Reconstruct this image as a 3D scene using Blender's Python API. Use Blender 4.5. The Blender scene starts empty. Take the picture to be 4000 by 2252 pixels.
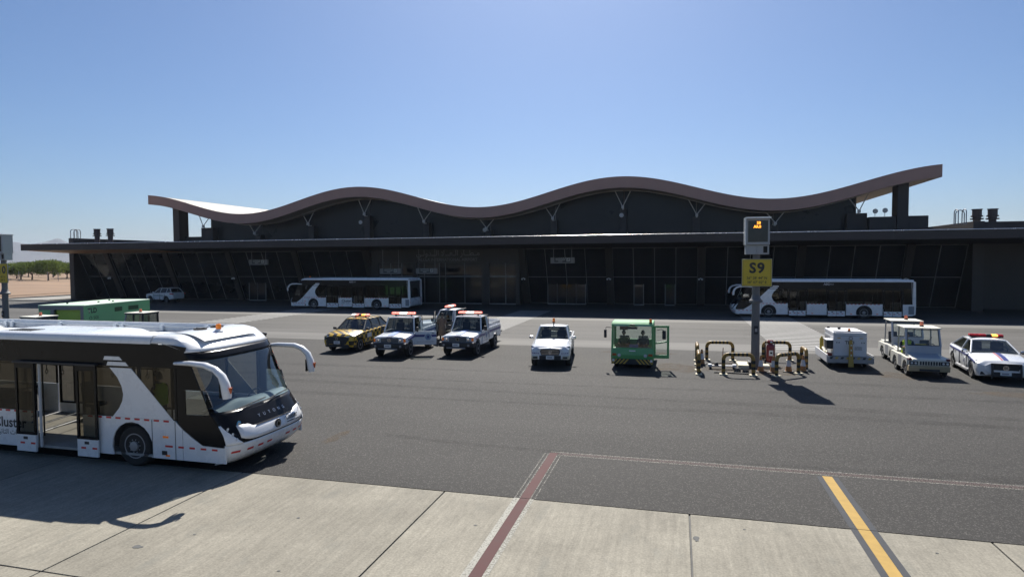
import bpy, math, random
from mathutils import Vector, Matrix
random.seed(7)
PI = math.pi
SC = bpy.context.scene
COL = SC.collection

# ------------------------------------------------------------------ camera
CAM_H = 4.9
YAW, PITCH, ROLL = math.radians(14.76), math.radians(2.556), math.radians(-0.343)
fw = Vector((-math.sin(YAW) * math.cos(PITCH), math.cos(YAW) * math.cos(PITCH), -math.sin(PITCH)))
r0 = Vector((math.cos(YAW), math.sin(YAW), 0)); u0 = r0.cross(fw)
rt = r0 * math.cos(ROLL) + u0 * math.sin(ROLL); up = -r0 * math.sin(ROLL) + u0 * math.cos(ROLL)
cam_data = bpy.data.cameras.new('camera')
cam_data.sensor_width = 36.0
cam_data.lens = 2455.0 / 4000.0 * 36.0
cam_data.clip_start = 0.1; cam_data.clip_end = 60000.0
cam = bpy.data.objects.new('camera', cam_data); COL.objects.link(cam)
cam.matrix_world = Matrix(((rt.x, up.x, -fw.x, 0), (rt.y, up.y, -fw.y, 0), (rt.z, up.z, -fw.z, CAM_H), (0, 0, 0, 1)))
SC.camera = cam

# ------------------------------------------------------------------ sky and sun
SUN_AZ, SUN_EL = math.radians(10.5), math.radians(45.5)   # azimuth measured from +Y towards -X
sun_dir = Vector((-math.sin(SUN_AZ) * math.cos(SUN_EL), math.cos(SUN_AZ) * math.cos(SUN_EL), math.sin(SUN_EL)))
world = bpy.data.worlds.new('World'); SC.world = world; world.use_nodes = True
wn = world.node_tree.nodes; wl = world.node_tree.links
for n in list(wn): wn.remove(n)
sky = wn.new('ShaderNodeTexSky'); sky.sky_type = 'NISHITA'; sky.sun_disc = False
sky.sun_elevation = SUN_EL; sky.sun_rotation = -SUN_AZ
sky.altitude = 0; sky.air_density = 0.95; sky.dust_density = 1.0; sky.ozone_density = 9.5
bg = wn.new('ShaderNodeBackground'); bg.inputs['Strength'].default_value = 0.058
wo = wn.new('ShaderNodeOutputWorld')
wl.new(sky.outputs['Color'], bg.inputs['Color']); wl.new(bg.outputs['Background'], wo.inputs['Surface'])
sun_data = bpy.data.lights.new('sun', 'SUN'); sun_data.energy = 5.0; sun_data.angle = math.radians(0.53)
sun_data.color = (1.0, 0.955, 0.88)
sun = bpy.data.objects.new('sun', sun_data); COL.objects.link(sun)
sun.rotation_euler = sun_dir.to_track_quat('Z', 'Y').to_euler(); sun.location = (0, 0, 60)
SC.view_settings.view_transform = 'Standard'; SC.view_settings.look = 'None'
SC.view_settings.exposure = 0.7; SC.view_settings.gamma = 1.0; SC.view_settings.use_curve_mapping = False
SC.cycles.use_denoising = True; SC.cycles.max_bounces = 8; SC.cycles.transparent_max_bounces = 16
SC.cycles.caustics_reflective = False; SC.cycles.caustics_refractive = False

# ------------------------------------------------------------------ materials
MATS = {}
def M(name, col=(0.5, 0.5, 0.5), rough=0.5, metal=0.0, var=0.12, scale=3.0, bump=0.0, bscale=40.0, coat=0.0, emit=None, estr=0.0, stretch=None, rvar=0.1, spec=None):
    if name in MATS: return MATS[name]
    m = bpy.data.materials.new(name); m.use_nodes = True; MATS[name] = m
    nt = m.node_tree; N = nt.nodes; L = nt.links
    b = N['Principled BSDF']
    tc = N.new('ShaderNodeTexCoord'); src = tc.outputs['Object']
    if stretch:
        mp = N.new('ShaderNodeMapping'); mp.inputs['Scale'].default_value = stretch
        L.new(src, mp.inputs['Vector']); src = mp.outputs['Vector']
    nz = N.new('ShaderNodeTexNoise'); nz.inputs['Scale'].default_value = scale; nz.inputs['Detail'].default_value = 6
    nz.inputs['Roughness'].default_value = 0.6
    L.new(src, nz.inputs['Vector'])
    mr = N.new('ShaderNodeMapRange'); mr.inputs['From Min'].default_value = 0.25; mr.inputs['From Max'].default_value = 0.75
    mr.inputs['To Min'].default_value = 1 - var; mr.inputs['To Max'].default_value = 1 + var
    L.new(nz.outputs['Fac'], mr.inputs['Value'])
    mx = N.new('ShaderNodeMix'); mx.data_type = 'RGBA'; mx.blend_type = 'MULTIPLY'; mx.inputs['Factor'].default_value = 1
    mx.inputs['A'].default_value = (*col, 1); L.new(mr.outputs['Result'], mx.inputs['B'])
    L.new(mx.outputs['Result'], b.inputs['Base Color'])
    rr = N.new('ShaderNodeMapRange'); rr.inputs['To Min'].default_value = max(0.02, rough - rvar); rr.inputs['To Max'].default_value = min(1, rough + rvar)
    L.new(nz.outputs['Fac'], rr.inputs['Value']); L.new(rr.outputs['Result'], b.inputs['Roughness'])
    b.inputs['Metallic'].default_value = metal
    if spec is not None: b.inputs['Specular IOR Level'].default_value = spec
    if coat: b.inputs['Coat Weight'].default_value = coat; b.inputs['Coat Roughness'].default_value = 0.06
    if bump:
        n2 = N.new('ShaderNodeTexNoise'); n2.inputs['Scale'].default_value = bscale; n2.inputs['Detail'].default_value = 4
        L.new(src, n2.inputs['Vector'])
        bp = N.new('ShaderNodeBump'); bp.inputs['Strength'].default_value = bump; bp.inputs['Distance'].default_value = 0.01
        L.new(n2.outputs['Fac'], bp.inputs['Height']); L.new(bp.outputs['Normal'], b.inputs['Normal'])
    if emit:
        b.inputs['Emission Color'].default_value = (*emit, 1); b.inputs['Emission Strength'].default_value = estr
    return m

def glass(name, tint=(0.5, 0.55, 0.55), rough=0.02, gl=(1, 1, 1), base=0.045):
    if name in MATS: return MATS[name]
    m = bpy.data.materials.new(name); m.use_nodes = True; MATS[name] = m
    nt = m.node_tree; N = nt.nodes; L = nt.links
    for n in list(N): N.remove(n)
    out = N.new('ShaderNodeOutputMaterial'); mx = N.new('ShaderNodeMixShader')
    tr = N.new('ShaderNodeBsdfTransparent'); tr.inputs['Color'].default_value = (*tint, 1)
    go = N.new('ShaderNodeBsdfGlossy'); go.inputs['Roughness'].default_value = rough; go.inputs['Color'].default_value = (*gl, 1)
    lw = N.new('ShaderNodeLayerWeight'); lw.inputs['Blend'].default_value = 0.5
    pw = N.new('ShaderNodeMath'); pw.operation = 'POWER'; pw.inputs[1].default_value = 4.5; L.new(lw.outputs['Facing'], pw.inputs[0])
    fr = N.new('ShaderNodeMath'); fr.operation = 'MULTIPLY_ADD'; fr.inputs[1].default_value = 0.90; fr.inputs[2].default_value = base; L.new(pw.outputs[0], fr.inputs[0])
    tc = N.new('ShaderNodeTexCoord'); nz = N.new('ShaderNodeTexNoise'); nz.inputs['Scale'].default_value = 1.3
    bp = N.new('ShaderNodeBump'); bp.inputs['Strength'].default_value = 0.04; bp.inputs['Distance'].default_value = 0.02
    L.new(tc.outputs['Object'], nz.inputs['Vector']); L.new(nz.outputs['Fac'], bp.inputs['Height'])
    L.new(bp.outputs['Normal'], go.inputs['Normal']); L.new(bp.outputs['Normal'], lw.inputs['Normal'])
    L.new(fr.outputs[0], mx.inputs['Fac']); L.new(tr.outputs['BSDF'], mx.inputs[1]); L.new(go.outputs['BSDF'], mx.inputs[2])
    L.new(mx.outputs['Shader'], out.inputs['Surface'])
    return m

def asphalt(name, c0, c1, gscale=55.0, spec=0.35, speck=0.5):
    m = bpy.data.materials.new(name); m.use_nodes = True; MATS[name] = m
    nt = m.node_tree; N = nt.nodes; L = nt.links; b = N['Principled BSDF']
    tc = N.new('ShaderNodeTexCoord')
    g1 = N.new('ShaderNodeTexNoise'); g1.inputs['Scale'].default_value = gscale; g1.inputs['Detail'].default_value = 3; g1.inputs['Roughness'].default_value = 0.7
    g2 = N.new('ShaderNodeTexVoronoi'); g2.inputs['Scale'].default_value = gscale * 0.42
    big = N.new('ShaderNodeTexNoise'); big.inputs['Scale'].default_value = 0.16; big.inputs['Detail'].default_value = 5
    mp = N.new('ShaderNodeMapping'); mp.inputs['Scale'].default_value = (0.35, 1.6, 1)
    L.new(tc.outputs['Object'], mp.inputs['Vector']); L.new(mp.outputs['Vector'], big.inputs['Vector'])
    L.new(tc.outputs['Object'], g1.inputs['Vector']); L.new(tc.outputs['Object'], g2.inputs['Vector'])
    cr = N.new('ShaderNodeValToRGB'); e = cr.color_ramp.elements
    e[0].position = 0.30; e[0].color = (*c0, 1); e[1].position = 0.72; e[1].color = (*c1, 1)
    L.new(g1.outputs['Fac'], cr.inputs['Fac'])
    bs = N.new('ShaderNodeMapRange'); bs.inputs['From Min'].default_value = 0.3; bs.inputs['From Max'].default_value = 0.7
    bs.inputs['To Min'].default_value = 0.76; bs.inputs['To Max'].default_value = 1.22; L.new(big.outputs['Fac'], bs.inputs['Value'])
    mx = N.new('ShaderNodeMix'); mx.data_type = 'RGBA'; mx.blend_type = 'MULTIPLY'; mx.inputs['Factor'].default_value = 1
    L.new(cr.outputs['Color'], mx.inputs['A']); L.new(bs.outputs['Result'], mx.inputs['B'])
    # pale stone chips: a few random voronoi cells
    sp = N.new('ShaderNodeMapRange'); sp.inputs['From Min'].default_value = 0.80; sp.inputs['From Max'].default_value = 0.95
    sp.inputs['To Min'].default_value = 0; sp.inputs['To Max'].default_value = speck
    sx = N.new('ShaderNodeSeparateColor'); L.new(g2.outputs['Color'], sx.inputs['Color']); L.new(sx.outputs['Red'], sp.inputs['Value'])
    m2 = N.new('ShaderNodeMix'); m2.data_type = 'RGBA'; m2.inputs['B'].default_value = (0.17, 0.16, 0.145, 1)
    L.new(sp.outputs['Result'], m2.inputs['Factor']); L.new(mx.outputs['Result'], m2.inputs['A'])
    L.new(m2.outputs['Result'], b.inputs['Base Color'])
    b.inputs['Roughness'].default_value = 0.82; b.inputs['Specular IOR Level'].default_value = spec
    bp = N.new('ShaderNodeBump'); bp.inputs['Strength'].default_value = 0.55; bp.inputs['Distance'].default_value = 0.012
    L.new(g1.outputs['Fac'], bp.inputs['Height']); L.new(bp.outputs['Normal'], b.inputs['Normal'])
    return m

def concrete(name, base):
    m = bpy.data.materials.new(name); m.use_nodes = True; MATS[name] = m
    nt = m.node_tree; N = nt.nodes; L = nt.links; b = N['Principled BSDF']
    tc = N.new('ShaderNodeTexCoord'); geo = N.new('ShaderNodeNewGeometry'); oi = N.new('ShaderNodeObjectInfo')
    def noise(scale, stretch, detail=5):
        mp = N.new('ShaderNodeMapping'); mp.inputs['Scale'].default_value = stretch
        L.new(geo.outputs['Position'], mp.inputs['Vector'])
        n = N.new('ShaderNodeTexNoise'); n.inputs['Scale'].default_value = scale; n.inputs['Detail'].default_value = detail; n.inputs['Roughness'].default_value = 0.62
        L.new(mp.outputs['Vector'], n.inputs['Vector']); return n
    streak = noise(3.2, (3.4, 0.22, 1)); blot = noise(0.7, (1, 1, 1)); fine = noise(26, (1, 1, 1), 3); broom = noise(30, (3.0, 0.05, 1), 2)
    def rng(n, lo, hi, a=0.3, c=0.7):
        r = N.new('ShaderNodeMapRange'); r.inputs['From Min'].default_value = a; r.inputs['From Max'].default_value = c
        r.inputs['To Min'].default_value = lo; r.inputs['To Max'].default_value = hi; L.new(n.outputs['Fac'], r.inputs['Value']); return r
    prod = None
    for r in (rng(streak, 0.86, 1.10), rng(blot, 0.85, 1.12), rng(fine, 0.80, 1.18), rng(noise(7.0, (1.2, 0.8, 1)), 0.90, 1.08), rng(broom, 0.95, 1.05)):
        if prod is None: prod = r.outputs['Result']; continue
        mt = N.new('ShaderNodeMath'); mt.operation = 'MULTIPLY'; L.new(prod, mt.inputs[0]); L.new(r.outputs['Result'], mt.inputs[1]); prod = mt.outputs[0]
    ri = N.new('ShaderNodeMapRange'); ri.inputs['To Min'].default_value = 0.94; ri.inputs['To Max'].default_value = 1.05; L.new(oi.outputs['Random'], ri.inputs['Value'])
    mt = N.new('ShaderNodeMath'); mt.operation = 'MULTIPLY'; L.new(prod, mt.inputs[0]); L.new(ri.outputs['Result'], mt.inputs[1])
    mx = N.new('ShaderNodeMix'); mx.data_type = 'RGBA'; mx.blend_type = 'MULTIPLY'; mx.inputs['Factor'].default_value = 1
    mx.inputs['A'].default_value = (*base, 1); L.new(mt.outputs[0], mx.inputs['B'])
    # grey weathered blotches
    m2 = N.new('ShaderNodeMix'); m2.data_type = 'RGBA'; m2.inputs['B'].default_value = (0.165, 0.165, 0.145, 1)
    gb = noise(1.6, (1.3, 0.55, 1)); gr = rng(gb, 0.0, 0.6, 0.56, 0.78)
    L.new(gr.outputs['Result'], m2.inputs['Factor']); L.new(mx.outputs['Result'], m2.inputs['A']); L.new(m2.outputs['Result'], b.inputs['Base Color'])
    b.inputs['Roughness'].default_value = 0.88; b.inputs['Specular IOR Level'].default_value = 0.18
    bp = N.new('ShaderNodeBump'); bp.inputs['Strength'].default_value = 0.25; bp.inputs['Distance'].default_value = 0.01
    L.new(broom.outputs['Fac'], bp.inputs['Height']); L.new(bp.outputs['Normal'], b.inputs['Normal'])
    return m

def worn_paint(name, col, wear=0.35, wscale=18.0, rough=0.7, amax=1.0, soft=0.06):
    """road paint, broken through by noise so that the surface below shows as real holes in the paint film"""
    m = M(name, col, rough, var=0.14, scale=4.0, spec=0.1)
    nt = m.node_tree; N = nt.nodes; L = nt.links; b = N['Principled BSDF']
    geo = N.new('ShaderNodeNewGeometry'); n = N.new('ShaderNodeTexNoise'); n.inputs['Scale'].default_value = wscale; n.inputs['Detail'].default_value = 6; n.inputs['Roughness'].default_value = 0.7
    L.new(geo.outputs['Position'], n.inputs['Vector'])
    r = N.new('ShaderNodeMapRange'); r.inputs['From Min'].default_value = wear - soft; r.inputs['From Max'].default_value = wear + soft; r.inputs['To Max'].default_value = amax
    L.new(n.outputs['Fac'], r.inputs['Value']); L.new(r.outputs['Result'], b.inputs['Alpha'])
    return m

def checker(name, c1, c2, scale, off=(0, 0, 0)):
    m = M(name, c1, 0.35, coat=0.4)
    nt = m.node_tree; N = nt.nodes; L = nt.links; b = N['Principled BSDF']
    tc = N.new('ShaderNodeTexCoord'); mp = N.new('ShaderNodeMapping'); mp.inputs['Location'].default_value = off
    ck = N.new('ShaderNodeTexChecker'); ck.inputs['Scale'].default_value = scale
    ck.inputs['Color1'].default_value = (*c1, 1); ck.inputs['Color2'].default_value = (*c2, 1)
    L.new(tc.outputs['Object'], mp.inputs['Vector']); L.new(mp.outputs['Vector'], ck.inputs['Vector'])
    L.new(ck.outputs['Color'], b.inputs['Base Color'])
    return m

# ------------------------------------------------------------------ mesh builder
class MB:
    def __init__(s): s.v = []; s.f = []
    def box(s, x0, x1, y0, y1, z0, z1):
        n = len(s.v); s.v += [(x, y, z) for z in (z0, z1) for y in (y0, y1) for x in (x0, x1)]
        s.f += [tuple(n + i for i in q) for q in ((0, 2, 3, 1), (4, 5, 7, 6), (0, 1, 5, 4), (2, 6, 7, 3), (0, 4, 6, 2), (1, 3, 7, 5))]; return s
    def obox(s, c, size, rot=(0, 0, 0)):
        from mathutils import Euler
        R = Euler(rot).to_matrix(); n = len(s.v)
        for z in (-1, 1):
            for y in (-1, 1):
                for x in (-1, 1):
                    p = R @ Vector((x * size[0] / 2, y * size[1] / 2, z * size[2] / 2)) + Vector(c); s.v.append(tuple(p))
        s.f += [tuple(n + i for i in q) for q in ((0, 2, 3, 1), (4, 5, 7, 6), (0, 1, 5, 4), (2, 6, 7, 3), (0, 4, 6, 2), (1, 3, 7, 5))]; return s
    def hexa(s, p):
        """8 corners: bottom 4 ccw, top 4 ccw"""
        n = len(s.v); s.v += [tuple(q) for q in p]
        s.f += [tuple(n + i for i in q) for q in ((0, 3, 2, 1), (4, 5, 6, 7), (0, 1, 5, 4), (1, 2, 6, 5), (2, 3, 7, 6), (3, 0, 4, 7))]; return s
    def prism(s, pts, axis, a0, a1):
        """2D polygon extruded along axis ('x': pts=(y,z); 'y': pts=(x,z); 'z': pts=(x,y))"""
        def mk(p, a): return {'x': (a, p[0], p[1]), 'y': (p[0], a, p[1]), 'z': (p[0], p[1], a)}[axis]
        n = len(s.v); k = len(pts)
        s.v += [mk(p, a0) for p in pts] + [mk(p, a1) for p in pts]
        s.f += [tuple(range(n, n + k)), tuple(range(n + 2 * k - 1, n + k - 1, -1))]
        s.f += [(n + i, n + k + i, n + k + (i + 1) % k, n + (i + 1) % k) for i in range(k)]; return s
    def loft(s, rings, cap=True, closed=True):
        n = len(s.v); k = len(rings[0])
        for r in rings: s.v += [tuple(p) for p in r]
        for i in range(len(rings) - 1):
            for j in range(k if closed else k - 1):
                a = n + i * k + j; b = n + i * k + (j + 1) % k
                s.f.append((a, b, b + k, a + k))
        if cap and closed:
            s.f.append(tuple(range(n + k - 1, n - 1, -1))); m = n + (len(rings) - 1) * k; s.f.append(tuple(range(m, m + k)))
        return s
    def tube(s, path, r, n=8, cap=True, flat=1.0, phase=0.0):
        P = [Vector(p) for p in path]; rings = []
        rr = r if isinstance(r, (list, tuple)) else [r] * len(P)
        prev = None
        for i, p in enumerate(P):
            t = (P[min(i + 1, len(P) - 1)] - P[max(i - 1, 0)]).normalized()
            if prev is None:
                a = Vector((0, 0, 1)) if abs(t.z) < 0.9 else Vector((1, 0, 0)); u = t.cross(a).normalized()
            else: u = (prev - t * prev.dot(t)).normalized()
            w = t.cross(u); prev = u
            rings.append([p + (u * math.cos(2 * PI * k / n + phase) + w * flat * math.sin(2 * PI * k / n + phase)) * rr[i] for k in range(n)])
        return s.loft(rings, cap)
    def lathe(s, prof, n=16, c=(0, 0, 0), axis='z'):
        rings = []
        for r, z in prof:
            ring = []
            for k in range(n):
                a = 2 * PI * k / n; p = (r * math.cos(a), r * math.sin(a), z)
                if axis == 'y': p = (p[0], p[2], -p[1])
                if axis == 'x': p = (p[2], p[0], p[1])
                ring.append((p[0] + c[0], p[1] + c[1], p[2] + c[2]))
            rings.append(ring)
        return s.loft(rings, True)
    def grid(s, fn, nu, nv):
        n = len(s.v)
        for j in range(nv + 1):
            for i in range(nu + 1): s.v.append(tuple(fn(i / nu, j / nv)))
        for j in range(nv):
            for i in range(nu):
                a = n + j * (nu + 1) + i; s.f.append((a, a + 1, a + nu + 2, a + nu + 1))
        return s
    def quad(s, a, b, c, d):
        n = len(s.v); s.v += [tuple(a), tuple(b), tuple(c), tuple(d)]; s.f.append((n, n + 1, n + 2, n + 3)); return s
    def poly(s, pts):
        n = len(s.v); s.v += [tuple(p) for p in pts]; s.f.append(tuple(range(n, n + len(pts)))); return s
    def mesh(s, name, off=(0, 0, 0)):
        me = bpy.data.meshes.new(name)
        me.from_pydata([(v[0] - off[0], v[1] - off[1], v[2] - off[2]) for v in s.v], [], s.f)
        me.update(); return me
    def build(s, name, mat, parent=None, loc=None, smooth=False, bevel=0.0, seg=2, fix=True, solid=0.0, world=False, angle=40):
        off = (0, 0, 0)
        if world and parent: off = tuple(parent.location)
        me = s.mesh(name, off)
        if fix:
            import bmesh
            bm = bmesh.new(); bm.from_mesh(me); bmesh.ops.recalc_face_normals(bm, faces=bm.faces); bm.to_mesh(me); bm.free()
        return add(name, me, mat, parent, loc, smooth, bevel, seg, solid, angle)

def add(name, me, mat, parent=None, loc=None, smooth=False, bevel=0.0, seg=2, solid=0.0, angle=40, rot=None):
    if mat is not None:
        me.materials.clear(); me.materials.append(mat)
    if smooth:
        me.polygons.foreach_set('use_smooth', [True] * len(me.polygons)); me.set_sharp_from_angle(angle=math.radians(angle))
    o = bpy.data.objects.new(name, me); COL.objects.link(o)
    if parent: o.parent = parent
    if loc: o.location = loc
    if rot: o.rotation_euler = rot
    if solid:
        md = o.modifiers.new('solid', 'SOLIDIFY'); md.thickness = solid; md.offset = 0
    if bevel:
        md = o.modifiers.new('bevel', 'BEVEL'); md.width = bevel; md.segments = seg; md.limit_method = 'ANGLE'; md.angle_limit = math.radians(35)
        md.harden_normals = False
    return o

def inst(src, parent=None, loc=None, rot=None, name=None):
    o = src.copy(); COL.objects.link(o); o.parent = parent if parent is not None else src.parent
    if name: o.name = name
    if loc: o.location = loc
    if rot: o.rotation_euler = rot
    return o

def thing(name, label, cat, loc=(0, 0, 0), rotz=0.0, group=None):
    o = bpy.data.objects.new(name, None); COL.objects.link(o); o.empty_display_size = 0.3
    o.location = loc; o.rotation_euler = (0, 0, rotz); tag(o, label, cat, group); return o
def tag(o, label, cat, group=None, kind=None):
    if label: o['label'] = label
    if cat: o['category'] = cat
    if group: o['group'] = group
    if kind: o['kind'] = kind
    return o
def struct(o): o['kind'] = 'structure'; return o
def kids(o): return [c for c in COL.objects if c.parent == o]
def copy_tree(root, loc, rotz, label=None):
    allobj = list(COL.objects)
    def rec(o, par):
        c = o.copy(); COL.objects.link(c); c.parent = par
        for ch in allobj:
            if ch.parent == o: rec(ch, c)
        return c
    r = rec(root, None); r.location = loc; r.rotation_euler = (0, 0, rotz)
    if label: r['label'] = label
    return r

def boolean_cut(me, cutters):
    """subtract closed cutter meshes from a closed mesh, returning a new mesh"""
    o = bpy.data.objects.new('cut_tmp', me); COL.objects.link(o); tmp = [o]
    for c in cutters:
        k = bpy.data.objects.new('cutter_tmp', c); COL.objects.link(k); tmp.append(k)
        md = o.modifiers.new('b', 'BOOLEAN'); md.operation = 'DIFFERENCE'; md.object = k; md.solver = 'EXACT'
    bpy.context.view_layer.update()
    out = bpy.data.meshes.new_from_object(o.evaluated_get(bpy.context.evaluated_depsgraph_get()))
    for t in tmp: bpy.data.objects.remove(t)
    return out

TXT = {}
def text_mesh(body, size, bold=0.0, align='CENTER', extrude=0.0, spacing=1.0):
    key = (body, size, bold, align, extrude, spacing)
    if key in TXT: return TXT[key].copy()
    c = bpy.data.curves.new('t', 'FONT'); c.body = body; c.size = size; c.align_x = align; c.align_y = 'CENTER'
    c.offset = bold * size; c.extrude = extrude; c.resolution_u = 3; c.space_character = spacing
    o = bpy.data.objects.new('t', c); COL.objects.link(o); bpy.context.view_layer.update()
    me = bpy.data.meshes.new_from_object(o.evaluated_get(bpy.context.evaluated_depsgraph_get()))
    bpy.data.objects.remove(o); TXT[key] = me
    return me.copy()
FACE = {'-y': Matrix(((1, 0, 0), (0, 0, -1), (0, 1, 0))), '+y': Matrix(((-1, 0, 0), (0, 0, 1), (0, 1, 0))),
        '+x': Matrix(((0, 0, 1), (1, 0, 0), (0, 1, 0))), '-x': Matrix(((0, 0, -1), (-1, 0, 0), (0, 1, 0))),
        '+z': Matrix(((1, 0, 0), (0, 1, 0), (0, 0, 1)))}
def text(name, body, size, face, pos, mat, parent, bold=0.0, tilt=None, **kw):
    me = text_mesh(body, size, bold, **kw)
    R = FACE[face].to_4x4()
    if tilt: R = tilt.to_4x4() @ R
    me.transform(R); 
    return add(name, me, mat, parent, pos)
# ------------------------------------------------------------------ shared materials
m_white = M('white_vehicle_paint', (0.74, 0.75, 0.76), 0.28, var=0.03, coat=0.5)
m_black = M('black_gloss_panel', (0.010, 0.010, 0.011), 0.2, var=0.2, rvar=0.05, spec=0.16)
m_rubber = M('tyre_rubber', (0.022, 0.021, 0.02), 0.85, var=0.25, scale=9)
m_dark = M('dark_plastic', (0.025, 0.025, 0.027), 0.6, var=0.2)
m_steel = M('brushed_alloy', (0.55, 0.55, 0.56), 0.32, metal=0.9, var=0.08)
m_greysteel = M('grey_steel', (0.30, 0.30, 0.31), 0.5, metal=0.3, var=0.12)
m_orange = M('orange_lens', (0.85, 0.22, 0.02), 0.25, var=0.05, emit=(1.0, 0.25, 0.02), estr=0.05)
m_redtape = M('red_reflective_tape', (0.55, 0.03, 0.03), 0.4, var=0.1)
m_seat = M('seat_fabric', (0.05, 0.055, 0.065), 0.85, var=0.3, scale=12)
m_skin = M('skin', (0.32, 0.18, 0.12), 0.6, var=0.08)
m_hair = M('dark_hair', (0.015, 0.012, 0.010), 0.7, var=0.3)
m_chrome = M('chrome', (0.7, 0.7, 0.72), 0.12, metal=1.0, var=0.03, rvar=0.04)
m_lamp = M('headlight_lens', (0.55, 0.58, 0.60), 0.12, var=0.1, scale=14, coat=0.6, rvar=0.05)
m_lampd = M('dark_headlight_lens', (0.09, 0.11, 0.14), 0.1, var=0.6, scale=18, coat=0.8, rvar=0.05)
m_redlens = M('red_lens', (0.55, 0.02, 0.02), 0.25, var=0.1)
m_redlit = M('red_light_lit', (0.8, 0.08, 0.06), 0.3, emit=(1.0, 0.22, 0.17), estr=1.6)
m_whitelit = M('white_light_lit', (0.85, 0.8, 0.78), 0.3, emit=(1.0, 0.9, 0.85), estr=1.4)
m_amberlit = M('amber_light_lit', (0.9, 0.35, 0.05), 0.3, emit=(1.0, 0.38, 0.06), estr=2.2)
m_plate = M('number_plate', (0.72, 0.72, 0.70), 0.5, var=0.05)
m_blue = M('blue_stripe', (0.035, 0.045, 0.20), 0.35, var=0.08)
m_ltblue = M('light_blue_emblem', (0.20, 0.30, 0.42), 0.4, var=0.2, scale=20)
m_ink = M('dark_print', (0.02, 0.022, 0.025), 0.5, var=0.1)
m_inkblue = M('blue_print', (0.02, 0.08, 0.25), 0.5, var=0.1)
m_hivis = M('hi_vis_cloth', (0.55, 0.72, 0.03), 0.8, var=0.12, scale=12)
m_cloth = M('navy_cloth', (0.025, 0.03, 0.045), 0.9, var=0.2, scale=10)
m_coat = M('brown_coat_cloth', (0.16, 0.12, 0.09), 0.9, var=0.25, scale=8, bump=0.3, bscale=25)
g_ws = glass('windscreen_glass', (0.66, 0.75, 0.78), base=0.10)
g_dark = glass('tinted_window_glass', (0.22, 0.23, 0.21))
g_car = glass('car_windscreen_glass', (0.42, 0.46, 0.46), base=0.07)
g_bus = glass('bus_window_glass', (0.64, 0.62, 0.57), gl=(0.32, 0.32, 0.32))
g_cab = glass('clear_cab_glass', (0.72, 0.78, 0.76))

# ------------------------------------------------------------------ ground
X_KERB = -89.5
m_sand = M('desert_sand', (0.23, 0.145, 0.085), 0.95, var=0.28, scale=0.05, bump=0.3, bscale=1.2, stretch=(0.5, 2.2, 1))
g = MB(); g.quad((-5650, -290, -0.16), (5650, -290, -0.16), (5650, 3880, -0.16), (-5650, 3880, -0.16))
struct(g.build('ground', m_sand))

m_asph = asphalt('worn_dark_asphalt', (0.0195, 0.0183, 0.0169), (0.050, 0.047, 0.0433), 110, 0.25, 0.42)
m_asph2 = asphalt('pale_road_asphalt', (0.058, 0.0555, 0.0515), (0.096, 0.0915, 0.085), 60, 0.28, 0.25)
m_band = asphalt('pale_concrete_strip', (0.104, 0.100, 0.093), (0.150, 0.144, 0.133), 40, 0.25, 0.1)
EDGE = 12.39
g = MB(); g.box(X_KERB, 300, EDGE + 0.012, 35.1, -0.14, 0.0); struct(g.build('apron_asphalt', m_asph))
g = MB(); g.box(X_KERB, 300, 35.1, 38.2, -0.14, 0.0); struct(g.build('pale_pavement_strip', m_band))
g = MB(); g.box(X_KERB, 300, 38.2, 130, -0.14, 0.0); struct(g.build('service_road', m_asph2))
# pale repair strip along the shaded edge of the road
m_repair = M('pale_road_repair', (0.125, 0.12, 0.11), 0.85, var=0.18, scale=0.6, bump=0.3, bscale=30)
g = MB(); g.quad((-60, 50.6, 0.004), (120, 50.1, 0.004), (120, 53.4, 0.004), (-60, 53.4, 0.004)); struct(g.build('road_repair_strip', m_repair))
# kerb and pavement beside the building's left end
m_kerb = M('pale_kerb_concrete', (0.25, 0.24, 0.215), 0.85, var=0.15, scale=1.5, bump=0.3)
k = MB(); k.box(X_KERB - 0.3, X_KERB - 0.005, EDGE, 130, -0.15, 0.12); struct(k.build('kerb', m_kerb, bevel=0.02))
pv = MB(); pv.prism([(-86.0, 62.6), (-78.9, 63.4), (-78.9, 82), (-86.0, 82)], 'z', 0.004, 0.14); struct(pv.build('pavement', m_kerb, bevel=0.02))

# faint rubber tracks left by turning vehicles
p_track = worn_paint('rubber_track', (0.012, 0.0115, 0.011), 0.52, 1.2, rough=0.8, amax=0.16, soft=0.2)
tr = bpy.data.objects.new('tyre_tracks', None); COL.objects.link(tr); struct(tr)
for k, (y0, bend, xa, xb) in enumerate(((19.6, 1.2, -30, 40), (21.4, 1.0, -30, 45), (24.2, -0.9, -28, 50), (26.0, -0.6, -26, 50), (17.6, 2.2, -8, 30), (40.6, 0.5, -60, 60), (42.5, 0.4, -60, 60), (45.9, -0.5, -60, 60), (47.8, -0.4, -60, 60))):
    pts = [(xa + (xb - xa) * i / 40, y0 + bend * math.sin(PI * i / 40 + k)) for i in range(41)]
    t_ = MB()
    t_.loft([[(x, y, 0.0025), (x, y + 0.42 + 0.15 * math.sin(x * 0.3), 0.0025)] for x, y in pts], cap=False, closed=False)
    t_.build('tyre_mark', p_track, tr)
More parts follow.
